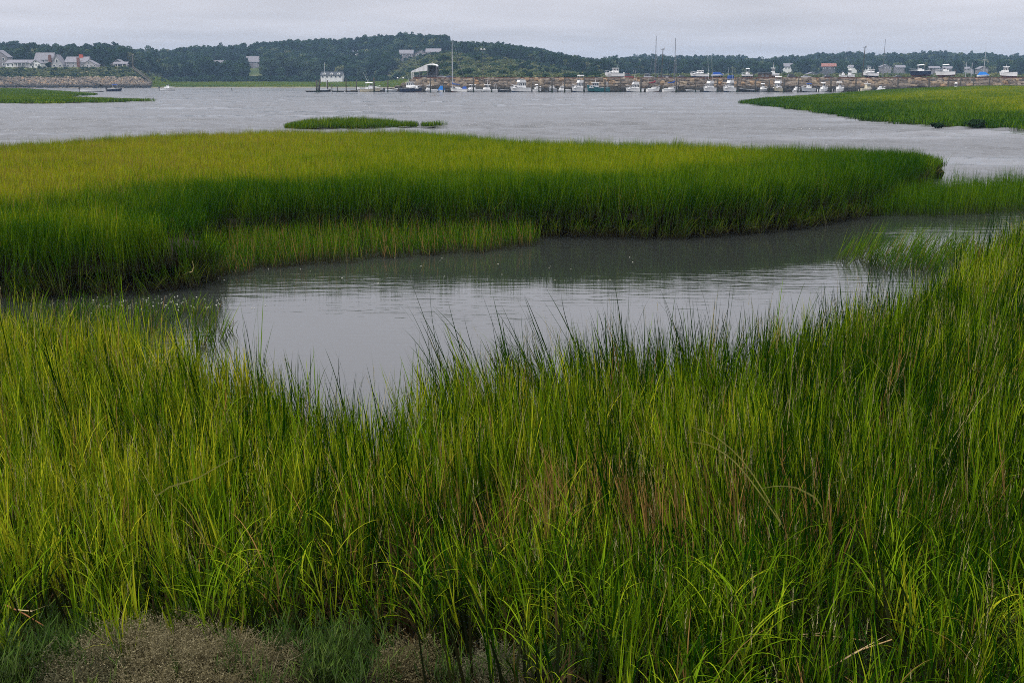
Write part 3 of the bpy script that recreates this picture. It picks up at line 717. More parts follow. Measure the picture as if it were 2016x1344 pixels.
# dark thatch added under the stand to block light and blacken the gaps
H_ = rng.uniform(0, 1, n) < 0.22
proto_set('thatch_clump', [mid_clump(i, 24, 0.17, 0.016, 3, (0.25, 0.6), dead=0.6, material='shade_thatch') for i in range(6)])
scatter('added_thatch', 'thatch_clump', P[H_], lean_rots(int(H_.sum()), .2, lx[H_], ly[H_]), sc3(rng.uniform(.6, 1.1, H_.sum()), rng.uniform(1, 1.5, H_.sum())), T[H_], 'dark thatch added to deepen the shade under the near grass', 'grass', whole=True)
S_ = (rng.uniform(0, 1, n) < 0.022) & (fy > 4.4)
def straw(i):
    V, F, A = [], [], []
    for s in range(2):
        blade_ribbon(V, F, A, (U(-.1, .1), U(-.1, .1), 0), U(0, 6.28), U(0, .3), U(.0, .9), U(.7, 1.05), .0055, 7, U(0, 1), 0, 0.5, 1)
    return finish('straw', V, F, A, 'pale_straw')
grass_mat('pale_straw', (0.20, 0.17, 0.06), (0.30, 0.26, 0.10), (0.42, 0.36, 0.18), (0.3, 0.2, 0.08), (0.2, 0.17, 0.08), whole=True)
proto_set('straw_stalk', [straw(i) for i in range(8)])
scatter('straw_stalks', 'straw_stalk', P[S_], lean_rots(int(S_.sum()), .22, lx[S_], ly[S_]), sc3(hgt[S_] * rng.uniform(.85, 1.1, S_.sum())), T[S_], 'pale straw stalks standing among the near grass', 'grass', whole=True)
W_ = (rng.uniform(0, 1, n) < 0.03 + 0.05 * np.clip(1 - de / 0.7, 0, 1)) & (fy > 5.3)
scatter('grass_culm', 'fore_wisp', P[W_], sub(W_, 0.13), sc3(hgt[W_] * rng.uniform(1.0, 1.2, W_.sum())), T[W_] - np.array([0.2, 0, 0]), 'thin dark culms overtopping the near grass against the creek', 'grass', whole=True)

# ---- main marsh island across the creek
def fill(poly, dens, margin=0.0):
    xs = [p[0] for p in poly]; ys = [p[1] for p in poly]; A = (max(xs) - min(xs)) * (max(ys) - min(ys)); k = int(A * dens)
    x = rng.uniform(min(xs), max(xs), k); y = rng.uniform(min(ys), max(ys), k)
    m = in_poly(x, y, poly); return x[m], y[m]
ix, iy = fill(ISLAND, 40)
m = np.abs(ix) < iy * 0.466 * 1.15 + 3; ix, iy = ix[m], iy[m]
ed = edge_dist(ix, iy, ISLAND); n = len(ix)
# the creek-side edge has the tall green form, the interior the shorter yellow form
i0 = 0; creek_edge = ISLAND[1:22]
edc = edge_dist(ix, iy, creek_edge, closed=False)
n_ = vnoise(ix, iy, 0.35, 4)
DITCH = pixpoly([(395, 505, 0.2), (330, 456, 0.85), (230, 436, 0.95), (20, 426, 1.0), (-300, 418, 1.0)])
dd = edge_dist(ix, iy, DITCH, closed=False) + 0.12 * vnoise(ix, iy, 2.3, 5)
near = iy < np.interp(ix, [p[0] for p in DITCH][::-1], [p[1] for p in DITCH][::-1])
gap = (dd > 0.7) & (vnoise(ix, iy, 1.9, 14) > -0.74)
ix, iy, ed, edc, n_, dd, near = ix[gap], iy[gap], ed[gap], edc[gap], n_[gap], dd[gap], near[gap]; n = len(ix)
left_ = np.clip((DITCH[0][0] + .3 - ix) / 1.0, 0, 1)
inter = np.clip((np.minimum(edc, dd * 1.5) - 0.7 + 0.9 * n_ + rng.normal(0, .5, n)) / 5.0, 0, 1)
backg = np.clip((edge_dist(ix, iy, ISLAND[26:], closed=False) - 0.5) / 3.5, 0, 1)
yel = 0.02 + left_ * np.where(near, 0.42 * np.clip(1 - (dd - .7) / 1.4, 0, 1), -0.22 * np.clip(1 - (dd - .7) / 2.2, 0, 1)) + 0.58 * inter * (0.55 + 0.45 * backg) + 0.10 * vnoise(ix, iy, 0.5, 2) + 0.13 * inter * vnoise(ix * .35, iy * 1.3, 0.7, 6) + rng.normal(0, 0.08, n)  # beside the ditch the tint paints lit near tips and a shaded far band
yel += 0.16 * np.clip((-ix - 4) / 7, 0, 1) * inter - 0.22 * np.clip((ix - 7) / 6, 0, 1)
dry = 0.03 + 0.30 * inter * np.clip((-ix - 3) / 8, 0, 1) * (.6 + .6 * vnoise(ix * .5, iy, .8, 31)) + 0.05 * np.clip(vnoise(ix, iy, .6, 9), 0, 1)
hgt = 0.90 - 0.10 * inter + 0.09 * vnoise(ix, iy, 0.8, 1) + 0.13 * vnoise(ix, iy, 2.6, 3) + 0.08 * vnoise(ix, iy, 5.5, 9) + rng.normal(0, 0.10, n) - 0.12 * np.clip((-ix - 3) / 6, 0, 1)
endd = np.hypot(ix - ISLAND[23][0], iy - ISLAND[23][1]); hgt *= 0.45 + 0.55 * np.clip(endd / 5.5, 0, 1)
ly = -0.30 * np.clip(1 - edc / 0.5, 0, 1); hgt *= 1 - left_ * np.where(near, -.06, .5) * np.clip(1 - (dd - .6) / 2.2, 0, 1)
ltip = at_z(428, 546, 0); hgt *= 0.55 + 0.45 * np.clip(np.hypot(ix - ltip.x, iy - ltip.y) / 1.5, 0, 1)
P = np.stack([ix, iy, np.full(n, ZI) - (0.06 + 0.30 * rng.uniform(0, 1, n) ** 2) * np.clip(1 - ed / .35, 0, 1)], 1)
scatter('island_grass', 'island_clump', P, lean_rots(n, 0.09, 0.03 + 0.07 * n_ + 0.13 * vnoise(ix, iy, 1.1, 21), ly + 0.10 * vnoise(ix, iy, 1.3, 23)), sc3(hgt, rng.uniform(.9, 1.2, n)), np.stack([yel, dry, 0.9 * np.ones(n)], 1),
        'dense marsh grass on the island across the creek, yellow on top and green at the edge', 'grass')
print('island', n)

# paler tips that overtop the island stand here and there
q_ = rng.uniform(0, 1, n) < 0.07
scatter('island_tips', 'stand_clump', P[q_], lean_rots(int(q_.sum()), .16, np.zeros(int(q_.sum())), np.zeros(int(q_.sum()))), sc3(hgt[q_] * rng.uniform(1.0, 1.25, q_.sum()), rng.uniform(.5, .9, q_.sum())),
        np.stack([yel[q_] + .35, dry[q_] + .1, np.full(q_.sum(), .5)], 1), 'paler tips overtopping the island grass', 'grass')
# ---- fringes that stand in the water
def fringe(name, poly, dens, h, yl, label, lxm=0.0, stem=0.8, key='stand_clump', dryv=0.04, z0=-0.03):
    x, y = fill(poly, dens); k = len(x); nn = vnoise(x, y, .9, 3)
    scatter(name, key, np.stack([x, y, np.full(k, z0)], 1), lean_rots(k, 0.09, np.full(k, lxm) + 0.08 * nn, np.zeros(k)),
            sc3(h * (1 + .2 * nn) * rng.uniform(.6, 1.2, k), rng.uniform(.8, 1.2, k)), np.stack([yl + .12 * nn + rng.normal(0, .08, k), np.full(k, dryv), np.full(k, stem)], 1), label, 'grass')
fringe('fringe_grass', pixpoly([(400, 532, 0), (430, 545, 0), (560, 530, 0), (800, 508, 0), (1040, 492, 0), (1060, 474, 0), (900, 472, 0), (560, 482, 0), (440, 492, 0), (405, 512, 0)]), 46, 0.70, 0.10,
       'lower olive grass standing in the water below the island bank', 0.0, 1.0, dryv=0.22)
fringe('channel_grass', pixpoly([(1700, 425, 0), (1850, 428, 0), (2100, 412, 0), (2250, 400, 0), (2250, 372, 0), (1990, 380, 0), (1840, 390, 0), (1750, 405, 0)]), 46, 0.95, 0.08,
       'green grass strip in shallow water right of the island', 0.02, 0.5)
fringe('patch_grass', pixpoly([(1655, 522, 0), (1740, 536, 0), (1850, 545, 0), (1930, 520, 0), (1900, 492, 0), (1790, 488, 0), (1690, 496, 0), (1648, 508, 0)]), 24, 0.72, 0.10,
       'small patch of leaning grass standing alone in the creek', 0.38, 0.7, dryv=0.12)
fringe('sparse_stems', pixpoly([(250, 660, 0), (420, 690, 0), (470, 640, 0), (400, 612, 0), (250, 605, 0), (60, 608, 0), (60, 640, 0)]), 13, 0.45, 0.15,
       'sparse dark stems rising from the left end of the creek', 0.2, 0.7, dryv=0.15)
fringe('stem_tuft', pixpoly([(505, 668, 0), (522, 676, 0), (522, 650, 0), (508, 650, 0)]), 22, 0.5, -0.1, 'lone tuft of a few dark stems in the pale creek water', 0.05, 0.3)
x, y = fill(ISLET, 9); k = len(x)
edi = edge_dist(x, y, ISLET)
scatter('islet_grass', 'far_clump', np.stack([x, y, np.full(k, .1)], 1), lean_rots(k, .06, np.zeros(k), np.zeros(k)), sc3(np.clip(0.42 + .25 * edi, .45, 1.0) * rng.uniform(.85, 1.15, k), np.full(k, .55)),
        np.stack([0.26 + .25 * np.clip(edi / 4, 0, 1) + rng.normal(0, .07, k), np.full(k, .02), np.full(k, .3)], 1), 'bright green grass on the thin islet beyond the marsh', 'grass')
x, y = fill(RMARSH, 1.9); m = np.abs(x) < y * .5 + 10; x, y = x[m], y[m]; k = len(x); edr = edge_dist(x, y, RMARSH); nn = vnoise(x, y, .12, 5)
scatter('far_marsh_grass', 'far_clump', np.stack([x, y, rm_z(x, y) * np.clip(edr / 3, .15, 1) - .05], 1), lean_rots(k, .07, .05 + .1 * nn, np.zeros(k)),
        sc3((.62 + .25 * np.clip(edr / 6, 0, 1) + .18 * vnoise(x, y, .3, 2)) * rng.uniform(.8, 1.2, k), rng.uniform(.8, 1.2, k)),
        np.stack([.03 + .58 * np.clip((edr - 2) / 24, 0, 1) + .22 * nn + .16 * vnoise(x * .4, y, .13, 15) + rng.normal(0, .08, k), .02 + .05 * np.clip(vnoise(x, y, .2, 8), 0, 1), np.full(k, .3)], 1), 'rolling green marsh grass on the right before the stone jetty', 'grass')
x, y = fill(LMARSH, 0.75); m = np.abs(x) < y * .5 + 14; x, y = x[m], y[m]; k = len(x); nn = vnoise(x, y, .08, 5)
scatter('left_marsh_grass', 'far_clump', np.stack([x, y, np.full(k, .05)], 1), lean_rots(k, .06, np.zeros(k), np.zeros(k)), sc3(.55 * rng.uniform(.7, 1.2, k), rng.uniform(1.1, 1.6, k)),
        np.stack([.30 + .22 * nn + rng.normal(0, .07, k), np.full(k, .04), np.full(k, .2)], 1), 'flat green marsh tongue on the far left below the bluff', 'grass')
# far shore meadow
pp = rng.uniform(300, 800, 9000); Yc, Zc = column(pp); t_ = rng.uniform(0, 1, 9000); yy = Yc[1] + t_ * (np.minimum(Yc[3] + 20, Yc[1] + 130) - Yc[1]); xx = x_at(pp, yy)
nn = vnoise(xx, yy, .05, 2); k = len(xx)
scatter('shore_meadow_grass', 'shore_clump', np.stack([xx, yy, land_z(xx, yy)], 1), rots(k, .05), sc3(rng.uniform(.7, 1.1, k), rng.uniform(.7, 1, k)), np.stack([.42 + .2 * nn + .15 * t_, np.full(k, .10), np.full(k, .1)], 1),
        'pale green meadow strip along the far shore', 'grass')

# dead stems and roots hanging over the cut bank of the island
ce = np.array(resample(creek_edge, 0.09, 0.05, 4, closed=False)); k0 = len(ce)
idx = rng.integers(0, k0 - 1, 900); x = ce[idx, 0] + rng.normal(0, .10, 900); y = ce[idx, 1] - rng.uniform(-.15, .30, 900); k = 900
proto_set('bank_stem', [mid_clump(i, 10, 0.16, 0.011, 5, (0.5, 1.0), dead=0.45) for i in range(8)])
scatter('bank_stems', 'bank_stem', np.stack([x, y, rng.uniform(-.03, .22, k)], 1), lean_rots(k, .22, np.zeros(k), np.full(k, -.28)), sc3(rng.uniform(.5, .95, k)),
        np.stack([.02 + rng.normal(0, .1, k), np.full(k, -.005), np.ones(k)], 1), 'tangled brown and green stems over the cut mud bank of the island', 'grass')

# ------------------------------------------------------------------ TREES
def crown_mesh(seed, rx, rz, nleaf, size, lumps, material, zc, pine=False):
    """leaf cards on and just under the surface of several overlapping lobes"""
    r = random.Random(seed); V, F = [], []
    lob = []
    for i in range(lumps):
        a = r.uniform(0, 6.28); q = math.sqrt(r.uniform(0, 1)) * .62; h = r.uniform(-.55, .75)
        lob.append((rx * q * math.cos(a), rx * q * math.sin(a), zc + rz * h, rx * r.uniform(.34, .56) * (1 - .25 * abs(h))))
    lob.append((0, 0, zc, rx * .62))
    for k in range(nleaf):
        cx, cy_, cz, cr = lob[r.randrange(len(lob))]
        u = r.uniform(-1, 1); a = r.uniform(0, 6.28); s = math.sqrt(1 - u * u); d = Vector((s * math.cos(a), s * math.sin(a), u))
        p = Vector((cx, cy_, cz)) + Vector((d.x, d.y, d.z * (rz / rx if rz < rx else 1.0) * .9)) * cr * r.uniform(.72, 1.06)
        nrm = (d + Vector((r.gauss(0, .5), r.gauss(0, .5), r.gauss(0, .5) + .25))).normalized()
        t = nrm.orthogonal().normalized(); t.rotate(Matrix.Rotation(r.uniform(0, 6.28), 3, nrm)); b = nrm.cross(t)
        w = size * r.uniform(.6, 1.3); o = len(V)
        V += [tuple(p - t * w * .5), tuple(p + b * w * .32), tuple(p + t * w * .5), tuple(p - b * w * .32)]; F.append((o, o + 1, o + 2, o + 3))
    me = bpy.data.meshes.new('crown'); me.from_pydata(V, [], F); me.materials.append(MATS[material]); return me
def trunk_mesh(seed, h, r0, rx):
    r = random.Random(seed); m = MB(); bend = r.uniform(-.3, .3)
    m.tube([(0, 0, -1.5), (bend * .3, 0, h * .35), (bend, bend * .4, h * .7), (bend * 1.3, 0, h)], r0, r0 * .35, 7)
    for i in range(5):
        a = r.uniform(0, 6.28); z = h * r.uniform(.4, .8)
        m.tube([(bend * .7, 0, z), (rx * .35 * math.cos(a), rx * .35 * math.sin(a), z + h * .15), (rx * .7 * math.cos(a), rx * .7 * math.sin(a), z + h * .26)], r0 * .4, r0 * .12, 5)
    return m.mesh('trunk', 'bark', True)
def join_mesh(a, b):
    bm = bmesh.new(); bm.from_mesh(a); nf = len(bm.faces); bm.from_mesh(b)
    bm.faces.ensure_lookup_table()
    for f in bm.faces[nf:]: f.material_index = 1
    me = bpy.data.meshes.new('tree'); bm.to_mesh(me); bm.free(); me.materials.append(a.materials[0]); me.materials.append(b.materials[0]); return me
proto_set('wood_tree', [join_mesh(crown_mesh(20 + i, 4.2, 3.6, 420, 1.25, 7, 'oak_leaves', 6.2), trunk_mesh(i, 7, .22, 4)) for i in range(5)] +
          [join_mesh(crown_mesh(40 + i, 2.9, 4.3, 380, 1.1, 8, 'pine_leaves', 6.6), trunk_mesh(9 + i, 9, .2, 2.4)) for i in range(5)] +
          [join_mesh(crown_mesh(80 + i, 3.4 + i, 3.2 + i, 420, 1.2, 5, 'willow_leaves' if i else 'scrub_leaves', 5.6), trunk_mesh(30 + i, 6, .2, 3)) for i in range(2)])
proto_set('scrub', [crown_mesh(60 + i, 2.4, 1.3, 220, .8, 6, 'scrub_leaves', .9) for i in range(6)])
proto_set('dark_scrub', [crown_mesh(70 + i, 2.6, 1.7, 240, .85, 6, 'oak_leaves', 1.1) for i in range(5)])

# clearings: (px0, px1, Y of the house): no trees right in front of a house
CLEAR = []
def clear_of(x, y):
    p = px_of(x, y); k = np.ones(len(x), bool)
    for a, b, Yh, dn in CLEAR: k &= ~((p > a - 5) & (p < b + 5) & (y > Yh - dn) & (y < Yh + 15))
    return k

# ------------------------------------------------------------------ HOUSES
def house(label, px0, px1, pyb, pyt, Y, axis='x', wall='shingle', roof='roof_grey', wf=0.55, cols=3, rows=1, chim=None, dorm=0, porch=None, group=None, name='house', depth=None, cat='house', clear=70):
    X0, X1 = x_at(px0, Y), x_at(px1, Y); zb, zt = z_at(pyb, Y), z_at(pyt, Y); W = X1 - X0; H = zt - zb; D = depth or min(10.0, max(6.0, W * .7)); hw = H * wf
    CLEAR.append((px0, px1, Y, clear))
    t = thing(name, ((X0 + X1) / 2, Y, zb), label, cat, group); a, b = W / 2, D / 2
    m = MB()
    if axis == 'x':
        v = [(-a, -b, -4), (a, -b, -4), (a, b, -4), (-a, b, -4), (-a, -b, hw), (a, -b, hw), (a, b, hw), (-a, b, hw), (-a, 0, H - .15), (a, 0, H - .15)]
        m.add(v, [(0, 1, 5, 4), (2, 3, 7, 6), (1, 2, 6, 9, 5), (3, 0, 4, 8, 7)])
        rm = MB(); o, th = .35, .18
        sl = (H - hw) / b
        for s in (-1, 1):
            y0, y1 = s * (b + o), 0; z0 = hw - sl * o
            rm.add([(-a - o, y0, z0), (a + o, y0, z0), (a + o, y1, H), (-a - o, y1, H), (-a - o, y0, z0 - th), (a + o, y0, z0 - th), (a + o, y1, H - th), (-a - o, y1, H - th)],
                   [(0, 1, 2, 3), (7, 6, 5, 4), (0, 4, 5, 1), (0, 3, 7, 4), (1, 5, 6, 2)])
    else:
        v = [(-a, -b, -4), (a, -b, -4), (a, b, -4), (-a, b, -4), (-a, -b, hw), (a, -b, hw), (a, b, hw), (-a, b, hw), (0, -b, H - .15), (0, b, H - .15)]
        m.add(v, [(0, 1, 5, 8, 4), (2, 3, 7, 9, 6), (1, 2, 6, 5), (3, 0, 4, 7)])
        rm = MB(); o, th = .35, .18; sl = (H - hw) / a
        for s in (-1, 1):
            x0 = s * (a + o); z0 = hw - sl * o
            rm.add([(x0, -b - o, z0), (x0, b + o, z0), (0, b + o, H), (0, -b - o, H), (x0, -b - o, z0 - th), (x0, b + o, z0 - th), (0, b + o, H - th), (0, -b - o, H - th)],
                   [(0, 1, 2, 3), (7, 6, 5, 4), (0, 4, 5, 1), (0, 3, 7, 4), (1, 5, 6, 2)])
    m.build('wall', wall, t); ro = rm.build('roof', roof, t)
    def win(x, z, w, h, y):
        f = MB().box(x - w / 2, x + w / 2, y - .10, y + .02, z, z + h).build('window', 'trim_white', t)
        MB().box(x - w * .36, x + w * .36, y - .13, y - .09, z + h * .12, z + h * .88).build('pane', 'glass_dark', f)
    for r_ in range(rows):
        for c in range(cols):
            hh = hw / rows; win(-a + W * (c + .5) / cols, hh * r_ + hh * .28, min(1.5, W / cols * .5), hh * .5, -b)
    if axis == 'y' and rows: win(0, hw + (H - hw) * .15, 1.3, (H - hw) * .35, -b)
    if chim:
        for (fx_, w_, h_, mt) in chim:
            MB().box(fx_ * W - w_ / 2, fx_ * W + w_ / 2, -b - .7 if mt == 'brick' else -1, -b - .02 if mt == 'brick' else 0, -1 if mt == 'brick' else H * .6, H + h_).build('chimney', mt, ro if mt != 'brick' else t)
    for q in range(dorm):
        x = -a + W * (q + .5) / dorm; w_ = min(2.2, W / dorm * .42); zd = hw + (H - hw) * .12; hd = (H - hw) * .55; yf = -b + .25
        d = MB().add([(x - w_ / 2, yf, zd), (x + w_ / 2, yf, zd), (x + w_ / 2, yf, zd + hd * .6), (x, yf, zd + hd), (x - w_ / 2, yf, zd + hd * .6),
                      (x - w_ / 2, 0, zd), (x + w_ / 2, 0, zd), (x + w_ / 2, 0, zd + hd * .6), (x, 0, zd + hd), (x - w_ / 2, 0, zd + hd * .6)],
                     [(0, 1, 2, 3, 4), (1, 6, 7, 2), (0, 4, 9, 5), (2, 7, 8, 3), (3, 8, 9, 4)]).build('dormer', 'trim_white' if wall == 'house_white' else wall, t)
        MB().box(x - w_ * .25, x + w_ * .25, yf - .05, yf + .02, zd + hd * .15, zd + hd * .55).build('pane', 'glass_dark', d)
    if porch:
        p0, p1, ph, pd = porch; xa, xb = -a + W * p0, -a + W * p1; yb = -b - pd
        pr = MB().add([(xa - .3, yb - .3, ph), (xb + .3, yb - .3, ph), (xb + .3, -b, ph + pd * .4), (xa - .3, -b, ph + pd * .4), (xa - .3, yb - .3, ph - .2), (xb + .3, yb - .3, ph - .2), (xb + .3, -b, ph + pd * .4 - .2), (xa - .3, -b, ph + pd * .4 - .2)],
                      [(0, 1, 2, 3), (7, 6, 5, 4), (0, 4, 5, 1), (0, 3, 7, 4), (1, 5, 6, 2)]).build('porch_roof', roof, t)
        k = max(2, int((xb - xa) / 2.2) + 1)
        for q in range(k):
            x = xa + (xb - xa) * q / (k - 1); MB().box(x - .12, x + .12, yb - .12, yb + .12, -.5, ph - .2).build('porch_post', 'trim_white', t)
        MB().box(xa - .2, xb + .2, yb - .25, -b, -2.5, 0.1).build('porch_floor', 'grey_wood', t)
    return t
YB = 668
house('partly cut off tall gabled house at the far left frame edge', -8, 24, 133, 99, YB + 10, 'y', 'shingle', 'roof_grey', .62, 2, 2)
house('long low pale cottage with a columned porch on the bluff', 22, 76, 133, 118, YB - 6, 'x', 'house_white', 'roof_grey', .58, 6, 1, None, 0, (.35, .8, 2.6, 2.5))
house('small gabled white porch wing left of the big shingled house', 70, 87, 133, 118, YB - 8, 'y', 'house_white', 'roof_grey', .6, 3, 1)
house('big grey shingled house with brown chimney on the bluff', 77, 112, 133, 104, YB + 2, 'x', 'shingle_pale', 'roof_grey', .55, 3, 2, [(.38, 1.7, -1.4, 'brick')])
house('steep gabled grey wing joined to the big shingled house', 108, 131, 133, 108, YB - 3, 'y', 'shingle_pale', 'roof_grey', .28, 2, 1)
house('grey house with red topped chimney right of the big shingled house', 137, 180, 133, 112, YB + 2, 'x', 'shingle_pale', 'roof_grey', .5, 4, 2, [(.12, 1.6, -.6, 'brick'), (.14, 2.2, 1.2, 'brick_red')])
house('low hipped porch wing with dark openings beside the red chimney house', 168, 196, 133, 119, YB - 5, 'y', 'shingle_pale', 'roof_grey', .42, 4, 1)
house('small dark cottage with low sloping porch roof at the bluff end', 224, 252, 133, 117.5, YB + 4, 'y', 'shingle_dark', 'roof_grey', .4, 2, 1, None, 0, (.3, 1.25, 2.0, 3))
yh = hit_land(440, 141); house('grey shingled house half hidden by the round dark tree', 423, 446, 143, 119, yh, 'x', 'shingle', 'roof_grey', .5, 3, 1, clear=110)
house('lower dark roofed wing behind the round dark tree', 446, 472, 141, 122, yh + 8, 'x', 'shingle_dark', 'roof_dark', .5, 3, 1)
house('narrow tall grey house standing among trees on the slope', 488, 514, 134, 111, hit_land(500, 134), 'x', 'shingle', 'roof_grey', .55, 2, 2, clear=170)
house('white cottage with three round dormers on the far shore', 634, 676, 155.5, 141.5, 740, 'x', 'house_white', 'roof_dark', .52, 5, 1, None, 3, clear=45)
house('small white roofed house peeping out of the hill woods', 693, 707, 114, 105.5, hit_land(700, 114), 'x', 'house_white', 'shingle_pale', .45, 2, 1, clear=50)
yh = hit_land(830, 116)
house('left grey house of the row on the hill', 788, 815, 114, 98.5, yh + 4, 'x', 'shingle', 'roof_grey', .55, 3, 1, clear=170)
house('large two storey grey house in the middle of the hill row', 818, 842, 117, 98.5, yh, 'y', 'shingle', 'roof_grey', .62, 2, 2, clear=170)
house('flat fronted east block of the large grey hill house', 840, 869, 118, 96, yh + 3, 'x', 'shingle', 'roof_grey', .72, 3, 2, clear=170)
house('round roofed grey cottage at the right end of the hill row', 872, 889, 110.5, 99.5, yh + 12, 'y', 'shingle', 'roof_grey', .5, 2, 1, clear=170)
for a, b, c, d, ax, wl_, rf, lb in [
    (1541, 1559, 138, 125, 'x', 'house_white', 'roof_grey', 'small white house on the far hill above the brick shed'),
    (1613, 1645, 138, 125, 'x', 'shingle_dark', 'roof_red', 'red roofed house on the far right hillside'),
    (1668, 1684, 135, 128.5, 'x', 'house_white', 'roof_grey', 'low white house right of the red roofed house'),
    (1700, 1714, 138, 130, 'y', 'house_white', 'roof_grey', 'white gabled house right of the dark utility pole'),
    (1730, 1750, 137, 127, 'y', 'shingle', 'roof_grey', 'grey gabled house directly behind the tall thin mast'),
    (1760, 1782, 138, 128.5, 'x', 'shingle', 'roof_grey', 'grey house left of the navy boat on stands'),
    (1822, 1846, 138, 130.5, 'x', 'shingle', 'roof_grey', 'long grey house between the navy and white stored boats'),
    (1853, 1874, 140, 131, 'x', 'shingle', 'roof_grey', 'grey house behind the white stored boat'),
    (1892, 1912, 139, 132, 'x', 'shingle_pale', 'roof_grey', 'pale low house right of the white stored boat'),
    (1922, 1940, 141, 130.5, 'y', 'shingle', 'roof_grey', 'grey gabled house above the blue covered boat'),
    (1588, 1606, 150, 142, 'y', 'shingle', 'roof_grey', 'small grey gabled house low behind the jetty')]:
    Yh = 860 if c < 141 else 700
    house(lb, a, b, c, d, Yh, ax, wl_, rf, .55, 3, 1, clear=150)

# woods
def wood(name, p0, p1, count, yfun, key, label, cat, sc, z0=0.0):
    p = rng.uniform(p0, p1, count); y0, y1 = yfun(p); y = y0 + (y1 - y0) * rng.uniform(0, 1, count); x = x_at(p, y); m = (clear_of(x, y) | (key != 'wood_tree')) & (y1 > y0); x, y = x[m], y[m]; k = len(x)
    s = rng.uniform(sc[0], sc[1], k)
    scatter(name, key, np.stack([x, y, land_z(x, y) + z0], 1), rots(k, .04), sc3(s * rng.uniform(.9, 1.15, k), s), np.zeros((k, 3)), label, cat)
    print(name, k)
def c_(p): return column(p)[0]
wood('hill_woods', -500, 335, 2300, lambda p: (c_(p)[3] + 35, c_(p)[5] + 30), 'wood_tree', 'dark green woods on the ridge behind the bluff houses', 'woods', (.6, 1.25))
wood('hill_woods', 325, 880, 4600, lambda p: (np.where(p > 760, np.interp(p, [760, 800, 885], [780, 800, 850]), c_(p)[3] + 10), c_(p)[5] + 30), 'wood_tree', 'dense blue green woods covering the middle hill', 'woods', (.6, 1.25))
wood('hill_woods', 870, 1200, 2000, lambda p: (c_(p)[4] + np.interp(p, [870, 960, 1080, 1200], [60, 20, 10, -120]), c_(p)[5] + 30), 'wood_tree', 'woods along the crest above the scrubby slope', 'woods', (.62, .95))
wood('hill_woods', 1190, 2500, 6200, lambda p: (c_(p)[4] - 90, c_(p)[5] + 30), 'wood_tree', 'hazy woods on the distant ridge behind the jetty', 'woods', (.6, 1.25))
wood('slope_scrub', 770, 1215, 2100, lambda p: (np.where(p < 860, c_(p)[3], c_(p)[2]), c_(p)[4] + 110), 'scrub', 'pale green scrub on the open hill slope', 'scrub', (.5, 1.2))
wood('slope_thicket', 770, 1215, 330, lambda p: (np.where(p < 860, c_(p)[3], c_(p)[2]), c_(p)[4] + 110), 'dark_scrub', 'dark thickets dotted over the open hill slope', 'scrub', (.6, 1.5))
wood('lowland_scrub', 1190, 2500, 1900, lambda p: (c_(p)[2], c_(p)[4] - 60), 'scrub', 'low green scrub behind the boatyard', 'scrub', (.7, 1.6))
wood('bluff_scrub', -500, 330, 2600, lambda p: (c_(p)[2], c_(p)[3] - 4), 'scrub', 'green and tan scrub clothing the bluff face', 'scrub', (.3, .62), -.3)
wood('bluff_thicket', -500, 330, 420, lambda p: (c_(p)[2], c_(p)[3] - 6), 'dark_scrub', 'dark bushes scattered over the bluff face', 'scrub', (.35, .8), -.3)
wood('shore_thicket', 335, 760, 750, lambda p: (c_(p)[3] - 14, c_(p)[3] + 18), 'dark_scrub', 'low dark bushes edging the far meadow', 'scrub', (.8, 1.5), -.2)

# single trees one can tell apart
def tree(label, px, py, rpx, Y, material='oak_leaves', seed=1, flat=.9, name='tree'):
    r = rpx / FH * Y; z = z_at(py, Y); X = x_at(px, Y); zg = float(land_z(X, Y)[0]); zc = max(z - zg, r * .75)
    t = thing(name, (X, Y, zg), label, 'tree', 'single trees along the far shore')
    link('trunk', trunk_mesh(seed, zc * 1.05, max(.2, r * .05), r), t)
    link('crown', crown_mesh(seed + 100, r * .98, r * flat, int(900 + 60 * r), max(.8, r * .17), 9, material, zc), t)
for i, a in enumerate([
    ('big round dark tree in front of the half hidden grey house', 402, 134, 24, 742, 'oak_leaves'),
    ('smaller dark tree touching the left side of the big round tree', 368, 139, 15, 738, 'oak_leaves'),
    ('dark tree at the left end of the far meadow', 341, 134, 15, 748, 'oak_leaves'),
    ('pale rounded willow right of the narrow tall house', 534, 131, 20, 752, 'willow_leaves'),
    ('tallest pale willow of the three on the far shore', 567, 127, 25, 756, 'willow_leaves'),
    ('pale domed willow left of the white dormered cottage', 613, 138, 22, 746, 'willow_leaves'),
    ('low dark tree between the two left willows', 556, 147, 13, 735, 'oak_leaves'),
    ('rounded grey green tree right of the white dormered cottage', 712, 141, 14, 748, 'willow_leaves'),
    ('dark tree above the white dormered cottage roof', 664, 128, 20, 800, 'oak_leaves'),
    ('dense dark tree between the bluff houses', 216, 124, 12, 676, 'oak_leaves'),
    ('small bush like tree before the big shingled house', 98, 129, 6, 657, 'oak_leaves'),
    ('tall clump topped tree on the distant ridge behind the blue canopied boat', 1443, 126, 14, 1180, 'oak_leaves'),
    ('round light green tree left of the red roofed house', 1572, 137, 14, 800, 'scrub_leaves'),
    ('dark bushy tree at the left of the narrow tall house', 476, 137, 12, 744, 'oak_leaves')]):
    tree(a[0], a[1], a[2], a[3], a[4], a[5], 300 + i * 7)
for lb, px, py, r in (('dark rounded shrub at the edge of the right marsh', 1844, 240, 12), ('larger dark shrub near the right frame edge', 1925, 240, 20)):
    p = at_z(px, 250, .1); k = r / FH * p.y
    t = thing('marsh_shrub', (p.x, p.y, .05), lb, 'shrub', 'shrubs on the right marsh')
    link('foliage', crown_mesh(500 + r, k * 1.25, k * .5, 1300, .14, 11, 'oak_leaves', k * .3), t)
    link('stem', trunk_mesh(500 + r, k * .5, .03, k), t)

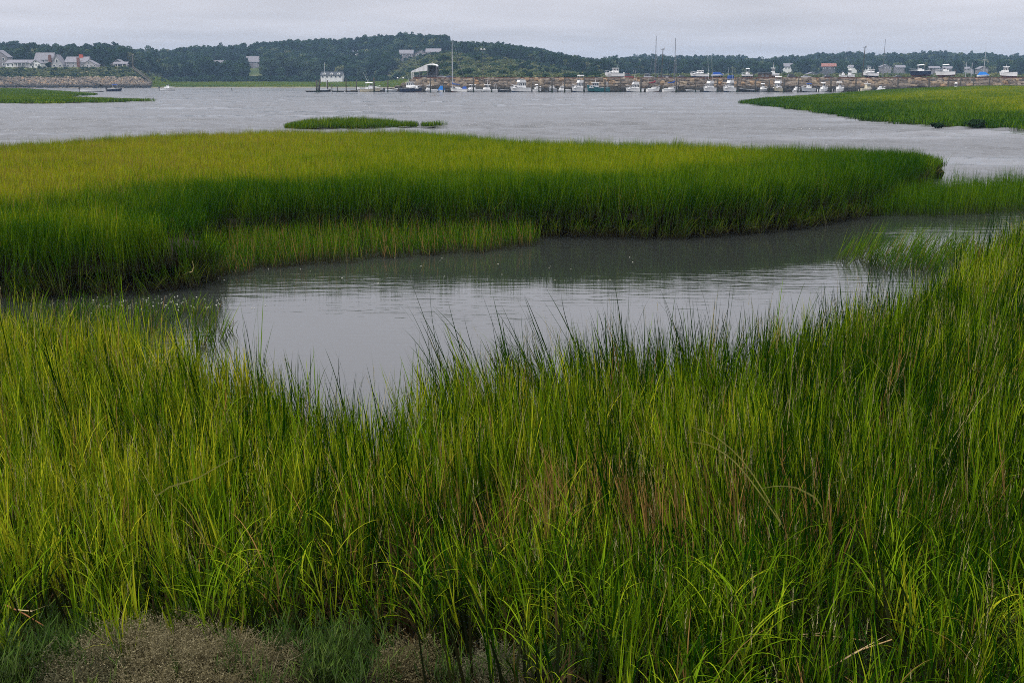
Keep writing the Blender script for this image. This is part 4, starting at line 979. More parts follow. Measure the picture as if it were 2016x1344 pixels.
# ------------------------------------------------------------------ STONE WORKS
def stone_mesh(seed):
    r = random.Random(seed); bm = bmesh.new(); bmesh.ops.create_cube(bm, size=1); bmesh.ops.subdivide_edges(bm, edges=bm.edges[:], cuts=1, use_grid_fill=True)
    for v in bm.verts:
        n_ = v.co.normalized(); v.co = v.co.lerp(n_ * .62, .5); v.co += Vector((r.uniform(-.09, .09), r.uniform(-.09, .09), r.uniform(-.09, .09)))
    bmesh.ops.triangulate(bm, faces=bm.faces[:]); me = bpy.data.meshes.new('boulder'); bm.to_mesh(me); bm.free(); me.materials.append(MATS['boulder_stone']); return me
STONES = [stone_mesh(i) for i in range(8)]
def stone_stuff(name, items, parent):
    m = MB()
    data = [([v.co.copy() for v in s.vertices], [tuple(p.vertices) for p in s.polygons]) for s in STONES]
    for (loc, sc, rz, k) in items:
        M = Matrix.Translation(loc) @ Euler((0.2 * rz, 0.3 * rz, rz)).to_matrix().to_4x4() @ Matrix.Diagonal((*sc, 1)); v, f = data[k]
        m.add([M @ p for p in v], f)
    o = m.build(name, 'boulder_stone', parent); o['kind'] = 'stuff'; return o
JY, JZ = 386.0, 4.1
JX0 = x_at(806, JY)
jet = tag(MB().frust(JX0, x_at(2600, JY), JY - 2.0, JY + 46, -.8, JZ, 0, 0, 0).build('jetty', 'asphalt'), kind='structure')
wall_ = thing('stone_wall', (0, JY - 4, 0), 'long wall of tumbled boulders holding up the jetty', 'stone wall')
parts_, rest_ = [], []
r = random.Random(5)
row = 0
for z, yo, w_ in ((3.75, 2.6, 2.0), (2.75, 1.7, 2.1), (1.8, .9, 2.2), (.9, .2, 2.2), (.1, -.5, 2.4)):
    x = x_at(738 - row * 4, JY) + r.uniform(0, 1)
    while x < x_at(2550, JY):
        sw = w_ * r.uniform(.65, 1.35); drop = max(0, (JX0 + 2 - x) * .35)
        zz = z + r.uniform(-.2, .2) - (drop if row < 4 else 0)
        if zz > -.2:
            it = (Vector((x + sw / 2, yo + r.uniform(-.25, .25), zz)), (sw * 1.08, r.uniform(1.3, 1.9), r.uniform(1.0, 1.45)), r.uniform(-.35, .35), r.randrange(8))
            p_ = px_of(x, JY); (parts_ if (row < 3 and p_ < 2016 and len(parts_) < 300) or (row == 3 and p_ > 1200 and p_ < 1750 and len(parts_) < 300) else rest_).append(it)
        x += sw * .86
    row += 1
for (loc, sc, rz, k) in parts_:
    o = link('boulder', STONES[k], wall_); o.location = loc; o.scale = sc; o.rotation_euler = (0.2 * rz, .3 * rz, rz)
stone_stuff('boulders', rest_, wall_); print('stones', len(parts_), len(rest_))
# revetment under the bluff
rev = thing('rock_revetment', (0, 0, 0), 'sloping tan rock armour along the foot of the bluff', 'stone wall')
it = []
for i in range(9):
    f = i / 8; p = -260.0
    while p < 296:
        s_ = r.uniform(.8, 1.5); Yr_ = 603.0 + (p > 255) * (p - 255) * .15 + f * 15; z = .5 + f * (4.6 - 3.0 * max(0, (p - 270) / 30)); X = x_at(p, Yr_)
        it.append((Vector((X, Yr_ + r.uniform(-.3, .3), z + r.uniform(-.1, .25))), (s_ * 1.2, s_, s_ * .9), r.uniform(-3, 3), r.randrange(8)))
        p += s_ * 1.05 / Yr_ * FH
stone_stuff('boulders', it, rev)
for lb, (pa, ya, pb, yb) in (('grey wooden stair slanting down the middle of the bluff', (186, 157, 203, 168)), ('grey wooden stair down the right end of the bluff', (256, 135, 300, 164)), ('grey wooden stair at the left end of the revetment', (30, 152, 52, 171))):
    A = Vector((x_at(pa, 640), 646 if ya < 150 else 616, 0)); A.z = z_at(ya, A.y); B = Vector((x_at(pb, 602), 601, z_at(yb, 601)))
    t = thing('beach_stair', A, lb, 'stairs'); d = B - A
    for s in (-.8, .8): MB().tube([(0, s, .3), (d.x, d.y + s, d.z + .3)], .16, n=4).build('stringer', 'grey_wood', t)
    k = 14
    for q in range(k):
        c = d * (q / (k - 1)); MB().box(c.x - .3, c.x + .3, c.y - .9, c.y + .9, c.z + .3, c.z + .42).build('tread', 'grey_wood', t)
    for s in (-.9, .9): MB().tube([(0, s, 1.3), (d.x, d.y + s, d.z + 1.3)], .09, n=4).build('handrail', 'grey_wood', t)

# ------------------------------------------------------------------ BOATS (local +x is the bow, z = 0 the waterline)
def hull(t, L, B, F, topm, botm='bottom_dark', sheer=.5, deckm='gel_white', draft=.45, plumb=.9):
    n = 12; top, ch, kl = [], [], []
    for i in range(n):
        s = i / (n - 1)
        b = B / 2 * (.86 + .14 * min(1, s / .3)) if s < .42 else B / 2 * max(0.0, 1 - ((s - .42) / .58) ** 2.3)
        zs = F * (1 + sheer * s * s); xs = L * (s - .5)
        top.append((xs, max(b, .03), zs)); ch.append((L * (s * (plumb + .05) - .5), max(b * (.93 - .35 * s * s), .02), F * (.10 + .25 * s ** 3)))
        kl.append((L * (s * plumb - .5), 0.0, -draft * (1 - .9 * max(0, (s - .6) / .4) ** 2)))
    m = MB(); v = []
    for sgn in (1, -1):
        o = len(m.v)
        m.v += [(x, y * sgn, z) for x, y, z in top] + [(x, y * sgn, z) for x, y, z in ch]
        for i in range(n - 1):
            f = (o + n + i, o + n + i + 1, o + i + 1, o + i); m.f.append(f if sgn < 0 else tuple(reversed(f)))
    m.add([(top[0][0], top[0][1], top[0][2]), (top[0][0], -top[0][1], top[0][2]), (ch[0][0], -ch[0][1], ch[0][2]), (ch[0][0], ch[0][1], ch[0][2])], [(0, 1, 2, 3)])
    h = m.build('hull', topm, t, True)
    m = MB()
    for sgn in (1, -1):
        o = len(m.v); m.v += [(x, y * sgn, z) for x, y, z in ch] + [(x, 0, z) for x, y, z in kl]
        for i in range(n - 1):
            f = (o + n + i, o + n + i + 1, o + i + 1, o + i); m.f.append(f if sgn < 0 else tuple(reversed(f)))
    m.add([(ch[0][0], ch[0][1], ch[0][2]), (ch[0][0], -ch[0][1], ch[0][2]), kl[0]], [(0, 1, 2)])
    m.build('hull_bottom', botm, t, True)
    m = MB(); o = 0
    for i, (x, y, z) in enumerate(top): m.v += [(x, y * .97, z - .06), (x, -y * .97, z - .06)]
    for i in range(n - 1): m.f.append((2 * i, 2 * i + 1, 2 * i + 3, 2 * i + 2))
    m.build('deck', deckm, t)
    m = MB()
    for sgn in (1, -1): m.tube([(x, y * sgn * 1.01, z) for x, y, z in top], .05, n=4)
    m.build('rub_rail', 'gel_grey' if topm != 'gel_grey' else 'gel_white', h)
def panes(cab, x0, x1, yy, z0, z1, k, rb, rf, ty, zb, zt, front=True):
    """window panes set just proud of a raked cabin's sides and front"""
    def lx(z): f = (z - zb) / (zt - zb); return f
    w = (x1 - x0) / k
    for s in (-1, 1):
        for q in range(k):
            a, b = x0 + w * (q + .12), x0 + w * (q + .88); pts = []
            for (x, z) in ((a, z0), (b, z0), (b, z1), (a, z1)):
                f = lx(z); u = (x - x0) / (x1 - x0); pts.append((x + rb * f * (1 - u) - rf * f * u, s * (yy - ty * f + .02), z))
            MB().add(pts, [(0, 1, 2, 3)] if s < 0 else [(3, 2, 1, 0)]).build('window', 'glass_dark', cab)
    if front:
        for q in range(3):
            a, b = -yy + 2 * yy * (q + .1) / 3, -yy + 2 * yy * (q + .9) / 3
            MB().add([(x1 - rf * lx(z) + .03, y * (1 - ty / yy * lx(z)), z) for y, z in ((a, z0), (b, z0), (b, z1), (a, z1))], [(0, 1, 2, 3)]).build('window', 'glass_dark', cab)
def cabin(t, x0, x1, hw, z0, z1, rb, rf, ty, m='gel_white', k=3, roof=True, band=(.42, .88), name='cabin', roofm='gel_white'):
    c = MB().frust(x0, x1, -hw, hw, z0, z1, rb, rf, ty).build(name, m, t)
    zz = z1 - z0
    panes(c, x0, x1, hw, z0 + zz * band[0], z0 + zz * band[1], k, rb, rf, ty, z0, z1)
    if roof: MB().frust(x0 + rb - .25, x1 - rf + .35, -hw + ty - .15, hw - ty + .15, z1, z1 + .13, .05, .12, .05).build('roof', roofm, t)
    return c
def rod(t, p, q, r_, m='alloy', name='antenna'): return MB().tube([p, q], r_, r_ * .5, 5).build(name, m, t)
def outboard(t, x, y, z, m='engine_black'):
    o = MB().frust(x - .55, x + .05, y - .24, y + .24, z + .35, z + 1.0, .12, .1, .06).build('outboard', m, t)
    MB().frust(x - .35, x - .08, y - .1, y + .1, z - .5, z + .35, .05, 0, 0).build('outboard_leg', m, o)
def bimini(t, x0, x1, hw, z0, z1, m, posts=True, side=0.0):
    MB().frust(x0, x1, -hw, hw, z1 - .10, z1 + .14, .15, .15, .18).build('canopy', m, t)
    if side: MB().frust(x0 + .05, x1 - .02, -hw + .04, hw - .04, z1 - side, z1 - .1, 0, 0, 0).build('canopy_curtain', m, t)
    if posts:
        for a in (x0 + .1, x1 - .1):
            for s in (-1, 1): rod(t, (a, s * (hw - .1), z0), (a, s * (hw - .1), z1 - .05), .045, 'alloy', 'canopy_post')
def bowrail(t, L, B, F, sheer=.5):
    m = MB()
    for s in (1, -1):
        pts = []
        for q in range(6):
            u = .5 + .49 * q / 5; b = B / 2 * max(0, 1 - ((u - .42) / .58) ** 2.3); pts.append((L * (u - .5), s * max(b * .92, .02), F * (1 + sheer * u * u) + .55))
        m.tube(pts, .03, n=4)
        for p in pts[::2]: m.tube([(p[0], p[1], p[2] - .6), p], .025, n=4)
    m.build('bow_rail', 'alloy', t)

def boat(label, kind, px0, px1, hd, top='gel_white', bot='bottom_dark', Y=372.0, z=0.0, cat='boat', group='boats moored along the jetty', trim=0.0, **k):
    a = R(hd); w = (px1 - px0) / FH * Y; br = k.pop('br', .34)
    L = w / (abs(math.cos(a)) + br * .8 * abs(math.sin(a))); B = L * br; B = min(B, 3.7) if kind != 'skiff' else min(B, 1.9)
    t = thing({'sail': 'sailboat', 'skiff': 'dinghy', 'console': 'motorboat', 'pilot': 'workboat', 'fly': 'cabin_cruiser', 'express': 'cabin_cruiser', 'covered': 'covered_boat'}[kind],
              (x_at((px0 + px1) / 2, Y), Y, z), label, cat, group, a)
    t.rotation_euler[1] = trim
    F = k.get('F', max(.55, L * .115)); Hs = k.get('Hs', 1.0)
    cm = k.get('cabin', 'gel_white')
    hull(t, L, B, F, top, bot, k.get('sheer', .5), k.get('deck', 'gel_white'))
    if kind == 'express':
        c = cabin(t, -.06 * L, .36 * L, B * .40, F, F + .75 * Hs, .0, .14 * L, .25, cm, 2, False, (.3, .75))
        c = cabin(t, -.20 * L, .14 * L, B * .40, F + .3, F + 1.95 * Hs, .02 * L, .09 * L, .22, cm, 3, True, (.5, .92), 'windshield')
        MB().box(-.5 * L, -.49 * L, -B * .38, B * .38, F - .1, F + .35).build('transom', top, t)
        rod(t, (-.12 * L, .3, F + 2.0 * Hs), (-.2 * L, .3, F + 4.3 * Hs), .03); bowrail(t, L, B, F)
    elif kind == 'fly':
        hc = 1.75 * Hs
        cabin(t, .05 * L, .40 * L, B * .36, F, F + .7 * Hs, 0, .12 * L, .25, cm, 2, False, (.3, .75), 'trunk_cabin')
        cabin(t, -.24 * L, .18 * L, B * .42, F, F + hc, .0, .10 * L, .2, cm, 4)
        fb = MB().frust(-.22 * L, .10 * L, -B * .40, B * .40, F + hc + .13, F + hc + .8, -.02, .04 * L, -.05).build('flybridge', cm, t)
        MB().frust(.0 * L, .075 * L, -B * .33, B * .33, F + hc + .8, F + hc + 1.15, 0, .03 * L, .1).build('windscreen', 'glass_dark', fb)
        if k.get('canopy'): bimini(t, -.22 * L, .08 * L, B * .42, F + hc + .7, F + hc + 2.3 * Hs, k['canopy'], True, k.get('curtain', 0))
        for s in (-1, 1):
            if k.get('tall'): rod(t, (-.1 * L, s * B * .42, F + hc), (-.1 * L - k.get('rake', .6), s * B * .5, F + hc + k['tall']), .035, 'gel_white')
        bowrail(t, L, B, F)
    elif kind == 'console':
        MB().frust(-.08 * L, .10 * L, -.42, .42, F - .1, F + 1.05, 0, .18, .06).build('console', 'gel_white', t)
        MB().frust(-.02 * L, .08 * L, -.36, .36, F + 1.05, F + 1.5, .1, .12, .06).build('windscreen', 'glass_dark', t)
        MB().box(-.2 * L, -.11 * L, -.45, .45, F - .1, F + .65).build('seat', 'gel_white', t)
        if k.get('ttop', True): bimini(t, -.2 * L, .1 * L, B * .34, F, F + 1.95 * Hs, k.get('canopy', 'gel_white'))
        if k.get('tall'):
            for s in (-1, 1): rod(t, (-.05 * L, s * B * .3, F + 1.9), (-.25 * L, s * B * .9, F + k['tall']), .03, 'gel_white', 'outrigger')
        ne = k.get('eng', 2)
        for q in range(ne): outboard(t, -.5 * L - .05, (q - (ne - 1) / 2) * .62, F - .35, k.get('em', 'engine_black'))
        bowrail(t, L, B, F)
    elif kind == 'pilot':
        zt = 2.05 * Hs
        cabin(t, .0 * L, .30 * L, B * .36, F, F + zt, .02, .05 * L, .1, cm, 3, True, (.5, .88), 'wheelhouse')
        MB().frust(.28 * L, .42 * L, -B * .28, B * .28, F + .1, F + .85, 0, .06 * L, .2).build('trunk_cabin', cm, t)
        MB().box(-.48 * L, -.02 * L, -B * .46, -B * .44, F - .1, F + .3).build('coaming', top, t); MB().box(-.48 * L, -.02 * L, B * .44, B * .46, F - .1, F + .3).build('coaming', top, t)
        rod(t, (.12 * L, 0, F + zt), (.12 * L, 0, F + zt + k.get('mast', 2.0)), .05, 'gel_white', 'mast')
        if k.get('gantry'):
            g = MB()
            for s in (-1, 1): g.tube([(-.42 * L, s * B * .42, F), (-.38 * L, s * B * .42, F + 1.8), (-.38 * L, 0, F + 2.0)], .06, n=5)
            g.build('gantry', 'alloy', t)
        if k.get('eng'): outboard(t, -.5 * L - .05, 0, F - .35)
    elif kind == 'sail':
        MB().frust(-.12 * L, .26 * L, -B * .27, B * .27, F, F + .5, .1, .06 * L, .1).build('trunk_cabin', 'gel_white', t)
        MB().box(-.4 * L, -.14 * L, -B * .25, B * .25, F - .05, F + .22).build('cockpit_coaming', 'gel_white', t)
        mh = k['mast'] - z; mx = k.get('mx', .08) * L
        mst = MB().tube([(mx, 0, F), (mx, 0, mh)], .11, .07, 7).build('mast', k.get('sparm', 'alloy'), t)
        MB().box(mx - .04, mx + .04, -B * .34, B * .34, mh * .58, mh * .58 + .07).build('spreader', 'alloy', mst)
        bz = F + k.get('boom', 1.3)
        MB().tube([(mx, 0, bz), (mx - .45 * L, 0, bz + .05)], .07, n=6).build('boom', 'alloy', t)
        cvm = k.get('cover', 'canvas_blue')
        MB().tube([(mx + .1, 0, bz + .75), (mx - .05, 0, bz + .35), (mx - .2 * L, 0, bz + .2), (mx - .44 * L, 0, bz + .12)], .30, .13, 7).build('sail_cover', cvm, t, True)
        m = MB()
        for e in ((-.49 * L, 0, F + .1), (.48 * L, 0, F * 1.45)): m.tube([(mx, 0, mh - .1), e], .022, n=3)
        for s in (-1, 1): m.tube([(mx, s * B * .34, mh * .58), (mx - .1, s * B * .45, F)], .02, n=3); m.tube([(mx, 0, mh - .2), (mx, s * B * .34, mh * .58)], .02, n=3)
        m.build('rigging', 'alloy', t)
        if k.get('tarp'): MB().frust(-.48 * L, -.2 * L, -B * .4, B * .4, F - .05, F + .8, .2, .3, B * .3).build('cockpit_cover', k['tarp'], t)
        bowrail(t, L, B, F)
    elif kind == 'skiff':
        for u in (-.25, .1): MB().box(u * L - .12, u * L + .12, -B * .42, B * .42, F * .75, F * .82).build('thwart', 'grey_wood', t)
        if k.get('eng', 1): outboard(t, -.5 * L, 0, F - .35)
        if k.get('mast'): MB().tube([(.15 * L, 0, F * .3), (.15 * L, 0, k['mast'])], .06, .04, 6).build('mast', 'gel_grey', t)
        if k.get('bimini'): bimini(t, -.15 * L, .2 * L, B * .42, F, F + 1.6, k['bimini'])
        if k.get('shield'): MB().frust(.02 * L, .16 * L, -B * .38, B * .38, F - .05, F + .6, .25, .1, .08).build('windscreen', 'glass_dark', t)
    elif kind == 'covered':
        MB().frust(-.46 * L, .40 * L, -B * .46, B * .46, F - .05, F + .95 * Hs, .12 * L, .3 * L, B * .36).build('tarp', k['tarp'], t)
        if k.get('eng'): outboard(t, -.5 * L - .05, 0, F - .35)
    if k.get('radar'):
        MB().frust(-.1, .5, -.3, .3, k['radar'], k['radar'] + .3, .08, .08, .08).build('radar_dome', 'gel_white', t)
    return t, L, B

GL = 'boats anchored off the left shore'
boat('white open runabout anchored below the bluff', 'skiff', 157, 206, 8, 'gel_white', 'bottom_dark', 378, 0, group=GL, F=.85, shield=True, em=1)
boat('small dark hulled boat with sun top right of the white runabout', 'skiff', 210, 239, 10, 'gel_navy', 'bottom_dark', 395, 0, group=GL, F=.75, bimini='canvas_blue', shield=True)
boat('white motorboat with dark outboard before the far meadow', 'console', 314, 345, 6, 'gel_white', 'bottom_dark', 430, 0, group=GL, F=.75, ttop=False, eng=1)
B_ = boat
B_('little dark dinghy with a bare mast at the left end of the dock', 'skiff', 628, 651, 12, 'gel_black', 'bottom_dark', 371, mast=4.0, eng=0, F=.6)
B_('cream centre console with long outriggers left of the navy cruiser', 'console', 706, 751, 20, 'gel_cream', 'bottom_dark', 372, tall=5.5, em='engine_white', eng=3, F=.95, Hs=1.05)
B_('low grey boat with dark outboards beside the cream centre console', 'skiff', 756, 784, 25, 'gel_grey', 'bottom_dark', 375, F=.7)
B_('navy hulled express cruiser with white cabin', 'express', 786, 834, -18, 'gel_navy', 'bottom_red', 371, F=1.15, Hs=1.0, sheer=.35)
B_('small white pilothouse boat right of the navy cruiser', 'pilot', 836, 860, 200, 'gel_white', 'bottom_blue', 373, Hs=.75, mast=1.0, eng=1)
B_('little boat under a bright blue tarp', 'covered', 860, 876, 170, 'gel_white', 'bottom_dark', 373, tarp='canvas_bright', Hs=1.5)
B_('white sloop with blue sail cover and tall pale mast', 'sail', 886, 920, 175, 'gel_white', 'bottom_red', 370, mast=z_at(75, 370), cover='canvas_blue', tarp='canvas_blue', mx=.36, F=.95)
B_('left of the twin white workboats right of the blue covered sloop', 'pilot', 918, 951, 205, 'gel_white', 'bottom_dark', 372, mast=2.4, Hs=.85)
B_('right of the twin white workboats, with red buoy and frame', 'pilot', 947, 980, 200, 'gel_white', 'bottom_dark', 371, mast=1.6, gantry=True, Hs=.85)
B_('low dark skiff between workboats and white cabin cruiser', 'skiff', 980, 1003, 175, 'gel_black', 'bottom_dark', 374, F=.6)
B_('large white cabin cruiser with row of dark windows', 'fly', 1002, 1046, 205, 'gel_white', 'bottom_blue', 371, F=1.3, Hs=1.05, sheer=.35)
B_('small white outboard boat right of the large cabin cruiser', 'console', 1047, 1067, 25, 'gel_white', 'bottom_dark', 373, F=.8, eng=1, ttop=True, Hs=.8)
B_('small grey pointed boat seen bow on', 'console', 1077, 1097, 240, 'gel_grey', 'bottom_dark', 373, F=1.0, ttop=False, eng=1)
B_('low white launch left of the tall flybridge boat', 'pilot', 1098, 1124, 195, 'gel_white', 'bottom_dark', 372, Hs=.6, mast=1.2)
B_('tall flybridge sportfisher with pale canopy', 'fly', 1123, 1159, 207, 'gel_white', 'bottom_blue', 371, F=1.25, canopy='canvas_white', sheer=.4, Hs=1.0)
B_('teal hulled fishing boat with white wheelhouse', 'pilot', 1155, 1201, 184, 'gel_teal', 'bottom_dark', 370, F=1.25, sheer=.9, Hs=.85, mast=1.6, cabin='gel_grey', gantry=True)
B_('white flybridge boat with two raked white antennas', 'fly', 1231, 1268, 190, 'gel_white', 'bottom_blue', 371, F=1.05, tall=4.6, rake=-.8, Hs=.8, sheer=.4)
B_('sloop with red sail cover left of the dark utility pole', 'sail', 1272, 1301, 20, 'gel_white', 'bottom_red', 370, mast=z_at(71, 370), cover='canvas_red', sparm='spar_dark', mx=.12, F=.95, boom=1.9)
B_('sloop with blue sail cover right of the dark utility pole', 'sail', 1304, 1336, 15, 'gel_white', 'bottom_red', 371, mast=z_at(75, 371), cover='canvas_blue', sparm='spar_dark', mx=.26, F=.9, boom=1.9)
B_('low grey raft boat before the bare stones', 'skiff', 1350, 1378, 175, 'gel_grey', 'bottom_dark', 376, F=.5, eng=0)
B_('white cruiser with tall leaning whip antenna', 'fly', 1381, 1413, 215, 'gel_white', 'bottom_blue', 371, F=1.3, Hs=.85, sheer=.4, tall=9.0, rake=-1.0)
B_('cabin cruiser with blue canvas over its flybridge', 'fly', 1420, 1453, 212, 'gel_white', 'bottom_blue', 371, F=1.3, canopy='canvas_blue', curtain=.9, sheer=.4, tall=5, rake=-.6, Hs=.95)
B_('dark low skiff right of the blue canvas cruiser', 'skiff', 1457, 1487, 178, 'gel_black', 'bottom_dark', 375, F=.7)
B_('grey outboard boat with twin engines beside the sportfisher', 'console', 1491, 1515, 35, 'gel_grey', 'bottom_dark', 373, F=.85, eng=2, Hs=.9)
B_('cream banded sportfisher with tower and raked poles', 'fly', 1517, 1546, 238, 'gel_cream', 'bottom_dark', 371, F=1.25, canopy='gel_white', tall=5.2, rake=-1.4, Hs=.9)
B_('small white tender right of the sportfisher', 'console', 1558, 1579, 30, 'gel_white', 'bottom_dark', 374, F=.6, ttop=False, eng=1)
B_('grey hulled cruiser with low blue sun top', 'console', 1577, 1607, 190, 'gel_grey', 'bottom_dark', 371, F=1.15, canopy='canvas_blue', eng=1, Hs=.8)
B_('white centre console with one black engine seen from astern', 'console', 1608, 1636, 40, 'gel_white', 'bottom_dark', 371, F=.95, eng=1, Hs=1.0)
B_('white centre console with twin black engines seen from astern', 'console', 1638, 1669, 42, 'gel_white', 'bottom_dark', 371, F=1.0, eng=2, Hs=1.1)
B_('cream pilothouse boat with dark square windows', 'pilot', 1690, 1721, 28, 'gel_cream', 'bottom_dark', 371, F=.85, cabin='gel_cream', Hs=.9, eng=1, mast=.8)
B_('grey inflatable style boat at the right end of the moorings', 'console', 1722, 1747, 20, 'gel_grey', 'bottom_dark', 372, F=.8, ttop=False)
B_('white console boat showing above the right marsh grass', 'console', 1874, 1892, 60, 'gel_white', 'bottom_dark', 372, F=.9, eng=1, z=.0)

# stored ashore, on stands
GS = 'boats stored on the jetty'
def stored(label, kind, px0, px1, hd, lift, top='gel_white', bot='bottom_red', Y=400, **k):
    t, L, B = boat(label, kind, px0, px1, hd, top, bot, Y, JZ + lift, group=GS, **k)
    c = thing('boat_cradle', (t.location.x, Y, JZ), 'cradle under the ' + label, 'cradle', 'cradles on the jetty', t.rotation_euler[2])
    for u in (-.3, .18):
        for s in (-1, 1):
            MB().tube([(u * L, s * B * .55, .0), (u * L, s * B * .36, lift + .02)], .07, n=5).build('stand', 'spar_dark', c)
        MB().box(u * L - .2, u * L + .2, -.3, .3, 0, max(.15, lift - .45)).build('keel_block', 'grey_wood', c)
    MB().tube([(-.3 * L, 0, .12), (.18 * L, 0, .12)], .08, n=5).build('frame_beam', 'spar_dark', c)
stored('white motor cruiser on land above the teal boat', 'express', 1189, 1229, 188, 1.0, 'gel_white', 'gel_white', Hs=.9, F=1.0)
stored('low white cruiser on land left of the whip antenna', 'express', 1357, 1395, 185, .9, 'gel_white', 'bottom_blue', Hs=.6, F=.9)
stored('white boat under dark blue tarp beside the whip antenna', 'covered', 1400, 1426, 10, 1.0, 'gel_grey', 'bottom_dark', tarp='canvas_blue')
stored('white centre console on land right of the blue canvas cruiser', 'console', 1458, 1482, 190, 1.0, 'gel_white', 'bottom_dark', Hs=1.1, eng=1)
stored('white high cabin boat on land right of the brown shed', 'pilot', 1513, 1534, 200, 1.2, 'gel_white', 'bottom_red', Hs=1.0)
stored('low white boat on land left of the dark utility pole', 'console', 1650, 1667, 185, .8, 'gel_white', 'bottom_dark', eng=1, ttop=False)
stored('small white wheelhouse boat on land left of the dark utility pole', 'pilot', 1667, 1682, 190, .8, 'gel_white', 'bottom_dark', Hs=.9)
stored('dark bottomed white sport boat on land right of the dark utility pole', 'express', 1696, 1729, 190, 1.1, 'gel_white', 'gel_navy', Hs=.65, F=1.0)
stored('navy hulled boat on land with white tower', 'console', 1790, 1830, 178, 1.3, 'gel_navy', 'bottom_red', Hs=1.15, F=1.4, eng=1, trim=.09)
stored('white fishing boat on land with small tower', 'console', 1840, 1878, 175, 1.3, 'gel_white', 'bottom_red', Hs=1.3, F=1.2, eng=2, trim=.07)
stored('white boat on land under a bright blue tarp', 'covered', 1922, 1949, 15, .9, 'gel_white', 'bottom_dark', tarp='canvas_bright', Hs=1.2)
stored('white wheelhouse boat on land at the right frame edge', 'pilot', 1966, 2000, 170, 1.0, 'gel_white', 'bottom_red', Hs=1.0, F=1.2, mast=.8)
for px, py, lb in ((1737, 78, 'tall thin mast rising from the jetty right of the utility pole'), (1900, 122, 'short bare mast on the jetty near the blue tarped boat'), (1935, 92, 'slender mast above the bright blue tarped boat'), (1911, 124, 'short bare mast with crossbar on the jetty')):
    t = thing('bare_mast', (x_at(px, 404), 404, JZ), lb, 'mast', 'bare masts on the jetty'); h = z_at(py, 404) - JZ
    MB().tube([(0, 0, 0), (0, 0, h)], .12, .07, 7).build('spar', 'spar_dark' if px in (1737,) else 'alloy', t)
    MB().box(-.8, .8, -.03, .03, h * .6, h * .6 + .08).build('spreader', 'alloy', t)
    MB().box(-.5, .5, -.5, .5, 0, .25).build('foot', 'concrete', t)

# ------------------------------------------------------------------ dock, piles, poles
dk = thing('floating_dock', (0, 378.5, 0), 'long low floating dock behind the moored boats', 'dock')
xa, xb = x_at(690, 378.5), x_at(1790, 378.5)
MB().box(xa, xb, -1.1, 1.1, .42, .55).build('deck', 'grey_wood', dk)
q = xa
while q < xb: MB().box(q + .3, min(q + 5.6, xb), -1.0, 1.0, -.2, .42).build('float', 'tyre', dk); q += 6
dk2 = thing('floating_dock', (0, 372.5, 0), 'short dark float with dinghy at the left end of the moorings', 'dock')
MB().box(x_at(600, 372.5), x_at(706, 372.5), -1.0, 1.0, .28, .42).build('deck', 'grey_wood', dk2)
for i in range(4):
    a = x_at(602 + i * 26, 372.5); MB().box(a, a + 3.6, -.9, .9, -.2, .28).build('float', 'tyre', dk2)
PILES = [(623, 158, .32, 'thick pile pair at the far left of the dock, left one', 367), (627, 157, .32, 'thick leaning pile at the far left of the dock, right one', 368), (644, 158, .18, 'thin pile behind the mast dinghy', 375),
         (653, 166, .14, 'short thin post right of the mast dinghy', 371), (664, 166, .14, 'short thin post before the green spit', 371), (681, 155, .17, 'tall pile left of the cream centre console', 374), (701, 157, .17, 'pile at the stern of the cream centre console', 373),
         (736, 153, .26, 'thick pile before the cream centre console', 366), (763, 158, .22, 'pile left of the navy cruiser', 367), (847, 155, .24, 'pile right of the navy cruiser', 366), (873, 160, .2, 'pile beside the bright blue tarped little boat', 367), (886, 155, .18, 'pile at the bow of the blue covered sloop', 368),
         (932, 152, .26, 'thick pile before the left twin workboat', 366), (968, 157, .22, 'pile before the right twin workboat', 366), (1061, 163, .2, 'pile right of the large cabin cruiser', 366), (1087, 154, .27, 'thick dark pile before the grey pointed boat', 366), (1112, 154, .25, 'pile before the low white launch', 366),
         (1150, 154, .27, 'thick pile before the tall flybridge sportfisher', 366), (1191, 156, .23, 'pile at the stern of the teal fishing boat', 366), (1222, 155, .23, 'pile left of the raked antenna boat', 366), (1262, 154, .26, 'pile at the stern of the raked antenna boat', 366), (1332, 154, .27, 'thick pile before the blue covered sloop by the utility pole', 366),
         (1370, 160, .18, 'pile standing before bare stones', 368), (1413, 155, .26, 'pile right of the whip antenna cruiser', 366), (1452, 152, .28, 'thick pile right of the blue canvas cruiser', 366), (1488, 156, .24, 'pile left of the twin engined grey boat', 367), (1515, 158, .24, 'pile left of the cream banded sportfisher', 367),
         (1544, 155, .27, 'thick pile right of the cream banded sportfisher', 366), (1572, 150, .2, 'tall thin pile left of the grey hulled cruiser', 366), (1636, 155, .3, 'thick pile between the two white centre consoles', 366), (1685, 155, .25, 'pile left of the cream pilothouse boat', 366),
         (1768, 155, .28, 'first pile right of the moorings, clear of the boats', 366), (1830, 154, .28, 'pile below the navy stored boat', 366), (1867, 155, .26, 'pile below the white stored fishing boat', 366), (1891, 152, .24, 'pile touching the boat above the marsh grass', 366), (1917, 154, .26, 'pile left of the bright blue tarp on land', 366), (1948, 152, .28, 'rightmost pile above the marsh grass', 366)]
